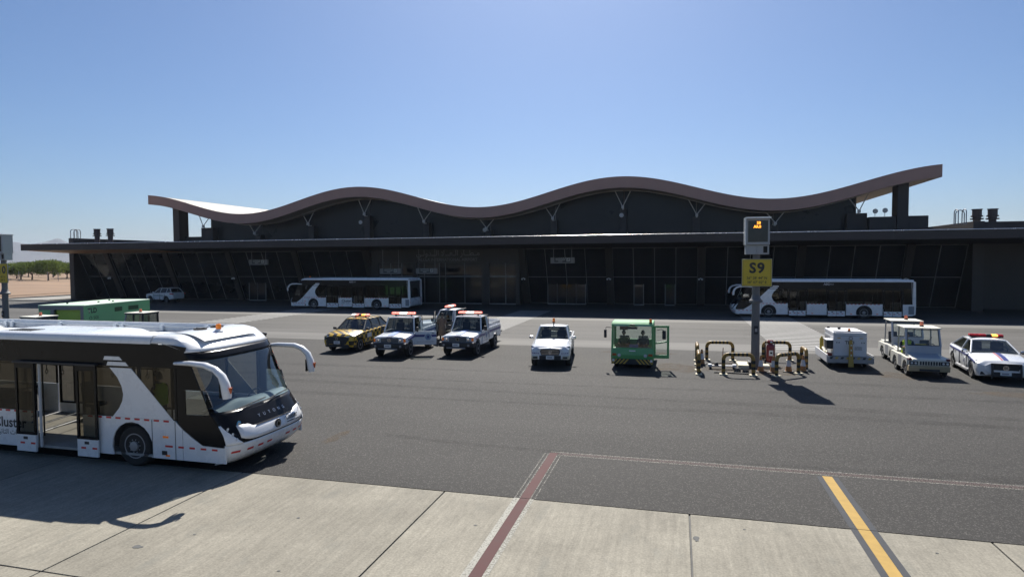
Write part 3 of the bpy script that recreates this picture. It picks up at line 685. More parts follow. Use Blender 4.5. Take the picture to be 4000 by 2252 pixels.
def seated_person(name, label, loc, rotz, mat_top, mat_leg, vest=None, beard=False, reach=0.42):
    """origin at the seat surface under the hips; looks along +x"""
    t = thing(name, label, 'person', loc, rotz)
    J = [(0, 0, 0.10, .15, .17), (-0.03, 0, 0.30, .13, .17), (-0.04, 0, 0.46, .12, .19), (-0.03, 0, 0.57, .06, .06), (-0.01, 0, 0.64, .05, .05)]
    E_ = [(0, 1), (1, 2), (2, 3), (3, 4)]
    for s in (-1, 1):
        b = len(J); J += [(0.05, s * 0.10, 0.08, .095), (0.42, s * 0.13, 0.10, .075), (0.44, s * 0.13, -0.28, .055), (0.53, s * 0.14, -0.34, .045)]; E_ += [(0, b), (b, b + 1), (b + 1, b + 2), (b + 2, b + 3)]
        b = len(J); J += [(-0.03, s * 0.20, 0.50, .065), (0.08, s * 0.25, 0.25, .048), (reach - 0.1, s * 0.17, 0.30, .034)]; E_ += [(2, b), (b, b + 1), (b + 1, b + 2)]
    skin_body('body', J, E_, mat_top, t)
    head_parts(t, (0.02, 0, 0.77), 0, m_hair, beard)
    for s in (-1, 1): hand(t, (reach - 0.09, s * 0.17, 0.30), (1, 0, 0.05), -s)
    if vest:
        v = MB(); rings = []
        for z, rx, ry in ((0.02, .165, .20), (0.2, .152, .195), (0.36, .15, .21), (0.5, .135, .20), (0.565, .08, .12)):
            rings.append([(-0.03 + rx * math.cos(a), ry * math.sin(a), z) for a in [2 * PI * k / 18 for k in range(18)]])
        v.loft(rings, cap=False); v.build('vest', vest, t, smooth=True)
        st = MB()
        for z in (0.14, 0.30):
            st.loft([[(-0.03 + 0.163 * math.cos(a), 0.206 * math.sin(a), z + d) for a in [2 * PI * k / 18 for k in range(18)]] for d in (0, 0.05)], cap=False)
        st.build('reflective_band', M('silver_band', (0.6, 0.6, 0.58), 0.3), t, smooth=True)
    return t
def standing_person(name, label, loc, rotz, coat, vest=False):
    t = thing(name, label, 'person', loc, rotz)
    J = [(0, 0, 0.95, .13, .16), (0.0, 0, 1.15, .12, .15), (0.02, 0, 1.36, .12, .18), (0.03, 0, 1.48, .055), (0.05, 0, 1.55, .048)]
    E_ = [(0, 1), (1, 2), (2, 3), (3, 4)]
    for s in (-1, 1):
        b = len(J); J += [(0, s * 0.09, 0.88, .095), (0.02, s * 0.10, 0.48, .062), (-0.02, s * 0.10, 0.09, .045), (0.12, s * 0.11, 0.04, .038)]; E_ += [(0, b), (b, b + 1), (b + 1, b + 2), (b + 2, b + 3)]
        b = len(J); J += [(0.02, s * 0.20, 1.40, .065), (0.06, s * 0.27, 1.12, .05), (0.26, s * 0.20, 1.05, .036)]; E_ += [(2, b), (b, b + 1), (b + 1, b + 2)]
    skin_body('body', J, E_, m_cloth, t)
    head_parts(t, (0.07, 0, 1.66), 0, m_hair)
    for s in (-1, 1): hand(t, (0.26, s * 0.20, 1.05), (1, 0, 0.1), -s)
    v = MB(); rings = []
    for z, rx, ry in ((0.42, .20, .25), (0.7, .185, .23), (0.95, .165, .205), (1.15, .15, .19), (1.36, .15, .225), (1.46, .10, .16), (1.5, .075, .09))[(2 if vest else 0):]:
        rings.append([(0.01 + rx * math.cos(a) + 0.012 * math.sin(5 * a + z * 9), ry * math.sin(a), z) for a in [2 * PI * k / 20 for k in range(20)]])
    v.loft(rings, cap=False)
    for s in (() if vest else (-1, 1)): v.tube([(0.02, s * 0.19, 1.41), (0.05, s * 0.275, 1.13), (0.235, s * 0.205, 1.055)], [0.085, 0.072, 0.055], 10)
    v.build('vest' if vest else 'coat', coat, t, smooth=True)
    return t

# ------------------------------------------------------------------ wheels
WHEEL = {}
def wheel_meshes(r, w, style):
    key = (r, w, style)
    if key in WHEEL: return WHEEL[key]
    ri = r * (0.60 if style == 'bus' else 0.66)
    t = MB(); t.lathe([(ri, -w / 2 + 0.01), (ri + 0.03, -w / 2), (r - 0.05, -w / 2), (r - 0.012, -w / 2 + 0.03), (r, -w / 2 + 0.06), (r, w / 2 - 0.06), (r - 0.012, w / 2 - 0.03), (r - 0.05, w / 2), (ri + 0.03, w / 2), (ri, w / 2 - 0.01)], 32, axis='y')
    tm = t.mesh('tyre')
    q = MB(); o = w / 2
    # dished disc on +y face with spokes or hand holes
    if style == 'bus':
        q.lathe([(ri + 0.005, -o + 0.02), (ri + 0.005, o - 0.005), (ri - 0.02, o - 0.005), (ri - 0.035, o - 0.05), (ri * 0.66, o - 0.07), (ri * 0.62, o - 0.03), (ri * 0.40, o - 0.03), (ri * 0.38, o + 0.03), (ri * 0.2, o + 0.045), (0.005, o + 0.045)], 28, axis='y')
        for k in range(10):
            a = 2 * PI * k / 10; c = (ri * 0.52 * math.cos(a), o - 0.02, ri * 0.52 * math.sin(a)); q.lathe([(0.016, -0.02), (0.016, 0.02), (0.005, 0.025)], 6, c, 'y')
    else:
        q.lathe([(ri + 0.005, -o + 0.02), (ri + 0.005, o - 0.004), (ri - 0.02, o - 0.004), (ri - 0.025, o - 0.06), (0.01, o - 0.06)], 28, axis='y')
        ns = 5 if style == 'five' else (7 if style == 'seven' else 6)
        for k in range(ns):
            a = 2 * PI * k / ns; d = Vector((math.cos(a), 0, math.sin(a))); l = Vector((-math.sin(a), 0, math.cos(a)))
            n0 = [d * 0.03 + l * 0.035, d * 0.03 - l * 0.035, d * (ri - 0.02) - l * 0.045, d * (ri - 0.02) + l * 0.045]
            q.hexa([(p.x, o - 0.058, p.z) for p in n0] + [(p.x, o - 0.012, p.z) for p in n0])
        q.lathe([(0.06, o - 0.05), (0.06, o - 0.002), (0.045, o + 0.004), (0.005, o + 0.004)], 14, (0, 0, 0), 'y')
    rm = q.mesh('rim')
    import bmesh
    for me in (tm, rm):
        bm = bmesh.new(); bm.from_mesh(me); bmesh.ops.recalc_face_normals(bm, faces=bm.faces); bm.to_mesh(me); bm.free()
        me.polygons.foreach_set('use_smooth', [True] * len(me.polygons)); me.set_sharp_from_angle(angle=math.radians(30))
    WHEEL[key] = (tm, rm); return tm, rm
def wheel(root, x, y, r, w, style, mrim):
    """y > 0 is the left side; rim face turned outward"""
    tm, rm = wheel_meshes(r, w, style)
    e = add('wheel', tm, m_rubber, root, (x, y, r)); 
    if y < 0: e.rotation_euler = (0, 0, PI)
    k = add('rim', rm, mrim, e)
    k.rotation_euler = (0, random.uniform(0, 1), 0)
    return e

# ------------------------------------------------------------------ apron bus
BW, BL = 1.5, 13.9
def bus_fx(z, y=0.0):
    """x of the bus front at height z (metres) and half width y"""
    prof = [(0.20, -0.34), (0.28, -0.24), (0.40, -0.10), (0.55, -0.03), (0.72, 0.0), (0.92, -0.06), (1.10, -0.17), (1.42, -0.40), (2.0, -0.66), (2.62, -0.93), (2.80, -1.06), (2.95, -1.26), (3.06, -1.55), (3.13, -1.95), (3.15, -2.4)]
    for (z0, x0), (z1, x1) in zip(prof, prof[1:]):
        if z <= z1: t = (z - z0) / (z1 - z0); x = x0 + (x1 - x0) * max(0, t); break
    else: x = prof[-1][1]
    k = abs(y) / BW
    return x - 0.09 * k ** 2 - 0.25 * k ** 6
def build_bus(label, loc, rotz, group, open_door=False, passengers=False):
    t = thing('apron_bus', label, 'bus', loc, rotz, group)
    rails = M('pale_grey_rail', (0.52, 0.57, 0.62), 0.45, var=0.06)
    floorm = M('bus_floor', (0.30, 0.30, 0.29), 0.6, var=0.15, scale=5)
    inner = M('bus_lining', (0.05, 0.05, 0.052), 0.6)
    # --- front: mask, bumper and windscreen as bands of one curved nose
    def nose(name, z0, z1, yw, mat, nz=6, push=0.0, parent=t, yc=0.0, th=0.0, ny=22):
        return MB().grid(lambda u, v: (bus_fx(z0 + (z1 - z0) * v, yc + yw * (2 * u - 1)) + push, yc + yw * (2 * u - 1), z0 + (z1 - z0) * v), ny, nz).build(name, mat, parent, smooth=True, solid=th)
    nose('front_bumper', 0.24, 0.70, BW, m_white, 8, th=0.02)
    nose('front_mask', 0.702, 1.42, BW - 0.004, m_black, 8, th=0.02)
    nose('windscreen', 1.42, 2.60, 1.42, g_ws, 10)
    nose('front_brow', 2.60, 2.80, BW - 0.004, m_black, 3, th=0.02)
    # white nose plate with raised ends, its emblem and lettering
    pl = MB()
    pp = []
    top = [(-1.2, 1.10), (-0.86, 1.07), (-0.78, 1.0), (0.78, 1.0), (0.86, 1.07), (1.2, 1.10)]
    for k in range(25):
        y = -1.2 + 2.4 * k / 24
        for (a, za), (c, zc) in zip(top, top[1:]):
            if a <= y <= c + 1e-6: zt = za + (zc - za) * (y - a) / (c - a); break
        zb = 0.735 + 0.09 * (abs(y) / 1.2) ** 8
        pp.append((y, zb, zt))
    pl.loft([[(bus_fx(zb + (zt - zb) * j / 4, y) + 0.022, y, zb + (zt - zb) * j / 4) for j in range(5)] for y, zb, zt in pp], cap=False, closed=False)
    plate = pl.build('nose_plate', m_white, t, smooth=True, solid=0.02)
    MB().loft([[(bus_fx(zt, y) + 0.03 + dx, y, zt + dz) for dx, dz in ((0, 0), (0.012, 0.004), (0.012, 0.03), (0, 0.03))] for y, zb, zt in pp if abs(y) < 0.78]).build('chrome_strip', m_chrome, plate, smooth=True)
    em = MB(); em.lathe([(0.115, 0), (0.115, 0.025), (0.09, 0.03), (0.005, 0.03)], 20, (bus_fx(0.87) + 0.03, 0, 0.87), 'x'); em.build('emblem', m_dark, plate)
    em = MB(); em.lathe([(0.075, 0), (0.075, 0.004), (0.055, 0.004), (0.055, 0.0)], 20, (bus_fx(0.87) + 0.061, 0, 0.87), 'x'); em.build('emblem_ring', m_steel, plate)
    tilt = Matrix.Rotation(math.radians(-12), 3, 'Y')
    text('nose_lettering', 'Cluster', 0.19, '+x', (bus_fx(0.92, 0.62) + 0.055, 0.60, 0.925), m_ink, plate, bold=0.02, tilt=Matrix.Rotation(math.radians(-14), 3, 'Y') @ Matrix.Rotation(math.radians(6), 3, 'Z'))
    text('nose_numeral', '2', 0.13, '+x', (bus_fx(0.99, 0.98) + 0.05, 1.0, 0.99), m_inkblue, plate, bold=0.02, tilt=Matrix.Rotation(math.radians(14), 3, 'Z'))
    MB().box(bus_fx(0.82, 0.6) + 0.03, bus_fx(0.82, 0.6) + 0.045, 0.38, 0.90, 0.805, 0.825).build('nose_underline', m_ink, plate)
    for i, ch in enumerate('YUTONG'):
        y = -0.35 + 0.19 * i - 0.1; text('maker_letter', ch, 0.12, '+x', (bus_fx(1.17, y) + 0.03, y, 1.17), m_steel, t, bold=0.0, tilt=Matrix.Rotation(math.radians(-32), 3, 'Y'))
    for s in (-1, 1):
        for k, (y, z) in enumerate(((1.29, 0.80), (1.34, 0.92), (1.38, 1.04))):
            l = MB(); l.lathe([(0.040, 0), (0.040, 0.012), (0.02, 0.02), (0.004, 0.022)], 12, (bus_fx(z, s * y) + 0.005, s * y, z), 'x'); l.build('headlight', m_lamp, t, smooth=True)
        # white horn of the bumper sweeping up the corner
        h = MB(); h.grid(lambda u, v: (bus_fx(0.69 + 0.45 * v, s * (BW - 0.003 - u * (0.04 + 0.30 * (1 - v) ** 1.6))) + 0.018, s * (BW - 0.003 - u * (0.04 + 0.30 * (1 - v) ** 1.6)), 0.69 + 0.45 * v), 8, 10)
        h.build('bumper_horn', m_white, t, smooth=True, solid=0.012)
    for y in (-1.3, -0.95, -0.62, -0.30, 0.45, 0.78, 1.08, 1.34):
        MB().grid(lambda u, v: (bus_fx(0.49 + 0.05 * v, y + 0.09 * (2 * u - 1)) + 0.016, y + 0.09 * (2 * u - 1), 0.49 + 0.05 * v), 3, 1).build('reflector', m_redtape, t)
    st_ = MB().lathe([(0.075, 0), (0.075, 0.006), (0.004, 0.006)], 18, (bus_fx(1.12, -1.12) + 0.02, -1.12, 1.12), 'x').build('access_sticker', M('sticker_blue', (0.06, 0.28, 0.50), 0.5), t)
    MB().lathe([(0.045, 0.0065), (0.045, 0.009), (0.03, 0.009), (0.03, 0.0065)], 14, (bus_fx(1.12, -1.12) + 0.02, -1.12, 1.11), 'x').build('sticker_mark', m_plate, st_)
    # wipers
    for y0, y1 in ((-0.9, 0.05), (0.15, 1.1)):
        MB().tube([(bus_fx(1.40 + 0.03, y0) + 0.05, y0, 1.44), (bus_fx(1.5, y1) + 0.05, y1, 1.50)], 0.014, 6).build('wiper', m_dark, t)
    # dashboard and cab
    MB().grid(lambda u, v: (-0.50 - 0.55 * v - 0.08 * abs(2 * u - 1) ** 4, 1.34 * (2 * u - 1), 1.40 + 0.10 * math.sin(PI * v) + 0.10 * math.exp(-((2 * u - 1 + 0.45) / 0.3) ** 2) * math.sin(PI * v)), 16, 5).build('dashboard', M('dash_plastic', (0.10, 0.12, 0.12), 0.6), t, smooth=True)
    MB().box(-1.05, -1.0, -1.34, 1.34, 0.35, 1.40).build('dash_front', inner, t)
    sw = MB(); pts = [(-1.25 + 0.10 * math.cos(a), 0.72 + 0.24 * math.sin(a), 1.36 + 0.2 * math.cos(a)) for a in [2 * PI * k / 20 for k in range(21)]]
    sw.tube(pts, 0.018, 6); sw.build('steering_wheel', m_dark, t, smooth=True)
    # --- roof
    cov = [(-BW, 2.98), (-BW - 0.004, 3.04), (-BW + 0.02, 3.12), (-BW + 0.09, 3.17), (-BW + 0.19, 3.17), (-BW + 0.22, 3.12), (-BW + 0.24, 2.92), (-BW + 0.10, 2.92)]
    for s in (-1, 1):
        MB().prism([(-y * s, z) for y, z in cov], 'x', -BL + 0.25, -2.35).build('roof_edge', m_white, t, smooth=True, angle=50)
    MB().box(-BL + 0.2, -2.3, -BW + 0.241, BW - 0.241, 2.90, 2.94).build('roof_deck', M('roof_deck_grey', (0.60, 0.62, 0.63), 0.6), t)
    # inner faces of the tall roof edges: extruded rails with clamps
    for s in (-1, 1):
        for z in (2.99, 3.07): MB().box(-BL + 0.4, -2.36, s * 1.235 - 0.012, s * 1.235 + 0.012, z, z + 0.025).build('roof_rail', rails, t)
        for x in (-3.1, -4.6, -6.0, -6.25, -8.3, -10.2, -10.45, -12.4):
            MB().box(x - 0.06, x + 0.06, s * 1.20 - 0.03, s * 1.20 + 0.03, 2.945, 3.13).build('rail_clamp', rails, t, bevel=0.012)
    # front roof cap flowing into the brow
    def cap(u, v):
        y = (BW - 0.01) * (2 * u - 1)
        k = abs(y) / BW
        xs_ = -2.34 + (bus_fx(2.80, y) + 2.34) * v
        zc = 3.165 - 0.0 * v; z = zc - 0.365 * max(0.0, (v - 0.30) / 0.70) ** 2.0
        side = 3.165 - 0.18 * max(0, (k - 0.88) / 0.12) ** 1.6
        z = min(z, side - 0.19 * max(0.0, (v - 0.30) / 0.70) ** 1.3 * max(0, (k - 0.8) / 0.2))
        return (xs_, y, max(z, 2.80))
    c = MB(); c.grid(cap, 28, 16); rc = c.build('roof_cap', m_white, t, smooth=True, solid=0.03)
    MB().grid(lambda u, v: (-2.2 + 0.95 * v, 1.0 * (2 * u - 1), cap((1.0 * (2 * u - 1) / (BW - 0.01) + 1) / 2, (0.14 + 0.95 * v) / 1.4)[2] + 0.03), 12, 6).build('cap_moulding', m_white, rc, smooth=True)
    for y in (-0.18, 0.42):
        f = MB(); f.lathe([(0.16, 0.0), (0.16, 0.03), (0.12, 0.03), (0.12, 0.0)], 20, (-2.08, y, 3.20)); f.lathe([(0.05, 0), (0.05, 0.035), (0.01, 0.04)], 12, (-2.08, y, 3.20)); f.build('roof_fan', m_dark, rc)
    bb = MB(); bb.lathe([(0.11, 3.10), (0.11, 3.16), (0.07, 3.20), (0.07, 3.21)], 16, (-1.60, -0.10, 0)); b_ = bb.build('beacon_base', m_white, t, smooth=True)
    bb = MB(); bb.lathe([(0.062, 3.20), (0.065, 3.22), (0.063, 3.32), (0.045, 3.34), (0.004, 3.345)], 16, (-1.60, -0.10, 0)); bb.build('beacon', m_orange, t, smooth=True)
    # air conditioning pods
    for x0, x1 in ((-8.6, -4.5), (-13.0, -9.9)):
        rings = []
        for i in range(13):
            u = i / 12; x = x0 + (x1 - x0) * u; e = min(1, min(u, 1 - u) / 0.12) ** 0.5
            rings.append([(x, -0.12 + 0.95 * math.copysign(abs(math.cos(a)) ** 0.35, math.cos(a)), 2.94 + (0.17 * e) * abs(math.sin(a)) ** 0.4) for a in [PI * q / 14 for q in range(15)]])
        ac = MB().loft(rings).build('air_conditioning_pod', m_white, t, smooth=True)
        for k in range(9): MB().box(x0 + 0.9 + 0.09 * k, x0 + 0.94 + 0.09 * k, -0.75, -0.35, 3.106, 3.12).build('pod_slot', m_dark, ac)
    # --- sides
    doors = [-5.15, -8.10, -12.2]; DW = 0.62
    for s in (-1, 1):
        Y = s * BW
        def panel(name, pts, mat, th=0.03, parent=t, out=0.0, **kw):
            a, b = Y + s * out, Y + s * (out - th)
            return MB().prism(pts, 'y', min(a, b), max(a, b)).build(name, mat, parent, **kw)
        def arch(xc, r=0.60, zc=0.50, n=12, z0=0.28):
            a0 = math.asin((z0 - zc) / r)
            return [(xc + r * math.cos(a), zc + r * math.sin(a)) for a in [PI - a0 + (2 * a0 - PI) * k / n for k in range(n + 1)]]
        # skirts
        panel('skirt_panel', [(bus_fx(0.70, BW) + 0.02, 0.28 + 0.0), (bus_fx(0.70, BW) + 0.02, 0.64), (-0.42, 0.64), (-0.95, 0.66), (-1.22, 0.82), (-1.49, 1.0), (-1.49, 0.28)][::-1], m_white)
        fr = [(-1.505, 0.28), (-1.505, 1.02), (-1.72, 1.20), (-4.42, 1.20), (-4.42, 0.28)]
        a = arch(-2.95)
        panel('skirt_panel', [(-1.505, 0.28), (-1.505, 1.02), (-1.72, 1.20), (-4.42, 1.20), (-4.42, 0.28)] + a, m_white)
        panel('skirt_panel', [(-7.38, 0.28), (-5.88, 0.28), (-5.88, 1.20), (-7.38, 1.20)], m_white)
        panel('skirt_panel', [(-8.82, 0.28), (-8.82, 1.20), (-11.48, 1.20), (-11.48, 0.28)] + arch(-10.15), m_white)
        rear = panel('skirt_panel', [(-12.92, 0.28), (-13.6, 0.30), (-BL + 0.08, 0.40), (-BL + 0.05, 1.20), (-12.92, 1.20)], m_white)
        MB().box(-13.72, -13.32, Y - 0.004 if s < 0 else Y - 0.0, Y if s < 0 else Y + 0.004, 0.42, 1.06).build('engine_grille', M('mesh_grille', (0.22, 0.24, 0.26), 0.6, var=0.3, scale=40), rear)
        # panel gaps, flaps and lamps on the front skirt
        for x in (-2.36, -1.70): MB().box(x - 0.006, x + 0.006, Y - 0.006, Y + 0.006, 0.28, 1.19).build('panel_gap', m_dark, t)
        for x, z, w, h, mt in ((-2.05, 0.92, .13, .10, m_white), (-1.98, 0.80, .16, .05, m_orange), (-2.02, 0.42, .15, .10, m_dark), (-1.93, 0.36, .12, .04, m_orange), (-6.3, 0.40, .14, .05, m_orange), (-9.2, 0.40, .14, .05, m_orange), (-11.1, 0.40, .14, .05, m_orange)):
            MB().box(x - w / 2, x + w / 2, Y - 0.008, Y + 0.008, z - h / 2, z + h / 2).build('side_marker' if mt is m_orange else 'service_flap', mt, t, bevel=0.004, seg=1)
        # tape
        tp = None
        spots = [(x, 1.175) for x in [-1.95 - 0.28 * k for k in range(9)] + [-5.98 - 0.28 * k for k in range(5)] + [-8.95 - 0.28 * k for k in range(9)]]
        spots += [(x, 0.585) for x in [-0.62 - 0.31 * k for k in range(5)] + [-1.92]]
        for x, z in spots:
            if tp is None: tp = MB().box(-0.075, 0.075, -0.005, 0.005, -0.022, 0.022).build('tape_mark', m_redtape, t); tp.location = (x, Y, z)
            else: inst(tp, t, (x, Y, z))
        # swoosh
        sw_ = [(-3.55, 2.39), (-2.92, 2.39), (-1.74, 1.205), (-3.50, 1.205), (-3.30, 1.42), (-3.20, 1.60), (-3.17, 1.76), (-3.21, 1.95), (-3.33, 2.16)]
        panel('swoosh', sw_, m_white, th=0.012, out=0.006)
        panel('swoosh_bar', [(-3.64, 2.44), (-3.60, 2.53), (-3.08, 2.53), (-2.99, 2.44)], m_white, th=0.012, out=0.006)
        panel('swoosh_bar', [(-3.73, 2.57), (-3.69, 2.66), (-3.26, 2.66), (-3.17, 2.57)], m_white, th=0.012, out=0.006)
        # black upper band
        fx = [(bus_fx(z, BW), z) for z in (2.43, 2.62, 2.80)]
        panel('upper_band', [(-BL + 0.28, 2.43)] + fx + [(-1.35, 2.93), (-1.8, 2.98), (-2.35, 2.985), (-BL + 0.28, 2.985)], m_black)
        # cab quarter: black panel dropping into the skirt, with the driver's small window
        q = [(bus_fx(z, BW), z) for z in (0.70, 0.92, 1.10, 1.42, 2.0, 2.43)]
        cab = [(-1.62, 2.43), (-1.62, 1.14), (-1.49, 1.02), (-1.22, 0.84), (-0.95, 0.67), (-0.42, 0.65)] + q
        win = [(-1.40, 1.36), (-0.74, 1.38), (-0.92, 1.94), (-1.40, 1.94)]
        # ring around the small window built from four prisms
        panel('cab_panel', [(-1.62, 1.36), (-1.62, 1.14), (-1.49, 1.02), (-1.22, 0.84), (-0.95, 0.67), (-0.42, 0.65)] + [(bus_fx(z, BW), z) for z in (0.70, 0.92, 1.10, 1.36)], m_black)
        panel('cab_panel', [(-1.62, 1.3601), (-1.40, 1.3601), (-1.40, 1.94), (-1.62, 1.94)], m_black)
        panel('cab_panel', [(-0.74, 1.3601), (bus_fx(1.37, BW), 1.3601), (bus_fx(1.94, BW), 1.94), (-0.92, 1.94)], m_black)
        panel('cab_panel', [(-1.62, 1.9401), (bus_fx(1.941, BW), 1.9401), (bus_fx(2.43, BW), 2.43), (-1.62, 2.43)], m_black)
        panel('cab_window', win, g_ws, th=0.008, out=-0.012)
        # windows and pillars between z 1.205 and 2.43
        def win_(x0, x1): panel('side_window', [(x0, 1.205), (x1, 1.205), (x1, 2.428), (x0, 2.428)], g_bus, th=0.008, out=-0.004)
        def pil(x0, x1): panel('pillar', [(x0, 1.205), (x1, 1.205), (x1, 2.428), (x0, 2.428)], m_black, th=0.03, out=-0.001)
        win_(-2.66, -1.64); pil(-1.70, -1.64); win_(-4.36, -2.72); pil(-2.72, -2.66); pil(-4.42, -4.36)
        win_(-7.32, -5.94); pil(-5.94, -5.88); pil(-7.38, -7.32); win_(-10.1, -8.88); pil(-8.88, -8.82); pil(-10.16, -10.1); win_(-11.42, -10.16); pil(-11.48, -11.42)
        win_(-13.5, -12.98); pil(-12.98, -12.92); pil(-BL + 0.28, -13.5)
        # doors
        for di, dc in enumerate(doors):
            op = open_door and di == 0 and s < 0
            for e in (-1, 1):
                x0 = dc + (0 if e > 0 else -DW - 0.02) + (0.01 if e > 0 else 0.0)
                ox = e * (DW + 0.02) if op else 0.0; oy = 0.10 if op else 0.0
                yo = Y + s * oy; a, b = (yo - s * 0.045, yo)
                lo, hi = min(a, b), max(a, b); xa, xb = x0 + ox, x0 + ox + DW
                d = MB()
                for p, q_ in ((xa, xa + 0.06), (xb - 0.06, xb)): d.box(p, q_, lo, hi, 0.62, 2.42)
                d.box(xa + 0.06, xb - 0.06, lo, hi, 2.30, 2.42); d.box(xa + 0.06, xb - 0.06, lo, hi, 0.62, 0.68); 
                leaf = d.build('door_leaf', m_black, t)
                MB().box(xa + 0.06, xb - 0.06, (lo + hi) / 2 - 0.004, (lo + hi) / 2 + 0.004, 0.68, 2.30).build('door_glass', g_bus, leaf)
                pn = MB().box(xa, xb, lo, hi, 0.20, 0.618).build('door_lower_panel', m_white, leaf)
                yy = Y + s * oy
                MB().box(xa + 0.22, xa + 0.36, yy - 0.004, yy + 0.004, 0.50, 0.57).build('door_handle', m_dark, leaf, bevel=0.01)
                for k in (0.12, 0.46): MB().box(xa + k, xa + k + 0.14, yy - 0.005, yy + 0.005, 0.39, 0.435).build('tape_mark', m_redtape, leaf)
            if op:
                MB().box(dc - 1.3, dc + 1.3, Y - 0.14, Y - 0.04, 2.425, 2.47).build('door_track', m_dark, t)
                MB().box(dc - 0.62, dc - 0.59, Y - 0.02, Y + 0.03, 0.3, 2.42).build('door_post', m_white, t)
        # print
        if s > 0:
            text('roof_band_lettering', 'ASG', 0.24, '+y', (-7.35, Y + 0.002, 2.80), M('grey_print', (0.45, 0.46, 0.48), 0.5), t, bold=0.02)
            text('roof_band_lettering', 'BUS', 0.15, '+y', (-7.75, Y + 0.002, 2.80), M('grey_print', (0.45, 0.46, 0.48), 0.5), t, bold=0.0)
        if s < 0 or passengers:
            f_ = '-y' if s < 0 else '+y'; sx = 1 if s < 0 else -1
            text('side_lettering', 'Cluster', 0.36, f_, (-6.78, Y + s * 0.002, 0.86), m_ink, t, bold=0.022)
            text('side_numeral', '2', 0.26, f_, (-6.78 + sx * 0.78, Y + s * 0.002, 0.97), m_inkblue, t, bold=0.02)
            text('side_arabic_line', '\ufe94\ufef4\ufee7\ufe8e\ufe9c\ufedf\u0627 \u062a\u0627\u0631\ufe8e\ufec4\u0640\ufee3', 0.18, f_, (-6.7, Y + s * 0.002, 0.62), m_ink, t, bold=0.008)
    # far interior linings, floor, ceiling
    MB().box(-13.6, -1.06, -1.44, 1.44, 0.27, 0.33).build('floor', floorm, t)
    MB().box(-13.6, -1.3, -1.44, 1.44, 2.50, 2.54).build('ceiling', M('bus_ceiling', (0.25, 0.25, 0.25), 0.7), t)
    MB().box(-13.7, -13.6, -1.44, 1.44, 0.28, 2.9).build('rear_bulkhead', inner, t)
    for s in (-1, 1):
        for x0, x1 in ((-3.55, -2.35), (-10.75, -9.55)):
            w_ = MB().box(x0 - 0.4, x1 + 0.4, min(s * 0.90, s * 1.06), max(s * 0.90, s * 1.06), 0.331, 1.05); w_.box(x0, x1, min(s * 0.90, s * 1.46), max(s * 0.90, s * 1.46), 1.051, 1.12); w_.build('wheel_box', inner, t)
    for x in (-3.9, -6.6, -9.1, -11.3):
        for s in (-1, 1): MB().tube([(x, s * 0.75, 0.33), (x, s * 0.75, 2.5)], 0.02, 8).build('grab_pole', m_dark, t)
    for s in (-1, 1):
        MB().tube([(-3.0, s * 0.55, 2.2), (-13.0, s * 0.55, 2.2)], 0.018, 8).build('grab_rail', m_dark, t)
        for x in [-3.4 - 0.55 * k for k in range(16)]:
            MB().tube([(x, s * 0.55, 2.19), (x, s * 0.55, 2.08), (x - 0.05, s * 0.55, 2.0), (x, s * 0.55, 1.94), (x + 0.05, s * 0.55, 2.0), (x, s * 0.55, 2.08)], 0.010, 5).build('hand_strap', m_dark, t)
    def seat(x, y):
        st_ = MB(); st_.box(x - 0.22, x + 0.22, y - 0.22, y + 0.22, 0.68, 0.78); s_ = st_.build('seat', m_seat, t, bevel=0.03)
        MB().obox((x - 0.24, y, 1.08), (0.09, 0.42, 0.65), (0, -0.15, 0)).build('seat_back', m_seat, s_, bevel=0.03)
        MB().box(x - 0.08, x + 0.08, y - 0.08, y + 0.08, 0.33, 0.68).build('seat_stand', m_dark, s_)
    seat(-1.75, 0.72)
    for y in (-1.15, 1.15): seat(-6.9, y) if False else seat(-7.0, y * 0.98)
    # --- rear
    MB().grid(lambda u, v: (-BL + 0.04 + 0.16 * (2 * u - 1) ** 4 + 0.10 * max(0, v - 0.75) / 0.25, (BW - 0.002) * (2 * u - 1), 0.40 + 0.80 * v), 14, 6).build('rear_panel', m_white, t, smooth=True, solid=0.03)
    MB().grid(lambda u, v: (-BL + 0.14 + 0.16 * abs(2 * u - 1) ** 4 + 0.12 * v, 1.24 * (2 * u - 1), 1.21 + 1.62 * v), 14, 8).build('rear_window', m_black, t, smooth=True, solid=0.02)
    for s in (-1, 1):
        MB().grid(lambda u, v: (-BL + 0.30 + 0.10 * v - 0.02 * u - 0.16 * (u ** 0.7), s * (BW - 0.27 * u), 1.20 + 1.90 * v), 5, 10).build('rear_corner_band', m_white, t, smooth=True, solid=0.03)
        for k in range(4): MB().lathe([(0.05, 0), (0.05, 0.02), (0.004, 0.025)], 12, (-BL + 0.09, s * 1.38, 0.72 + 0.14 * k), 'x').build('rear_lamp', m_redlens, t)
        panel_ = MB().prism([(-BL + 0.28, 1.201), (-BL + 0.28, 2.99), (-BL + 0.45, 3.12), (-BL + 0.10, 3.0), (-BL + 0.06, 1.201)], 'y', s * BW - 0.002 if s < 0 else s * BW - 0.03, s * BW + 0.03 if s < 0 else s * BW + 0.002).build('rear_side_band', m_white, t)
    MB().grid(lambda u, v: (-BL + 0.26 + 0.10 * v + 0.12 * abs(2 * u - 1) ** 4, (BW - 0.01) * (2 * u - 1), 2.83 + 0.32 * v), 12, 3).build('rear_brow', m_white, t, smooth=True, solid=0.03)
    MB().box(-13.6, -0.5, -1.1, 1.1, 0.16, 0.265).build('underframe', m_dark, t)
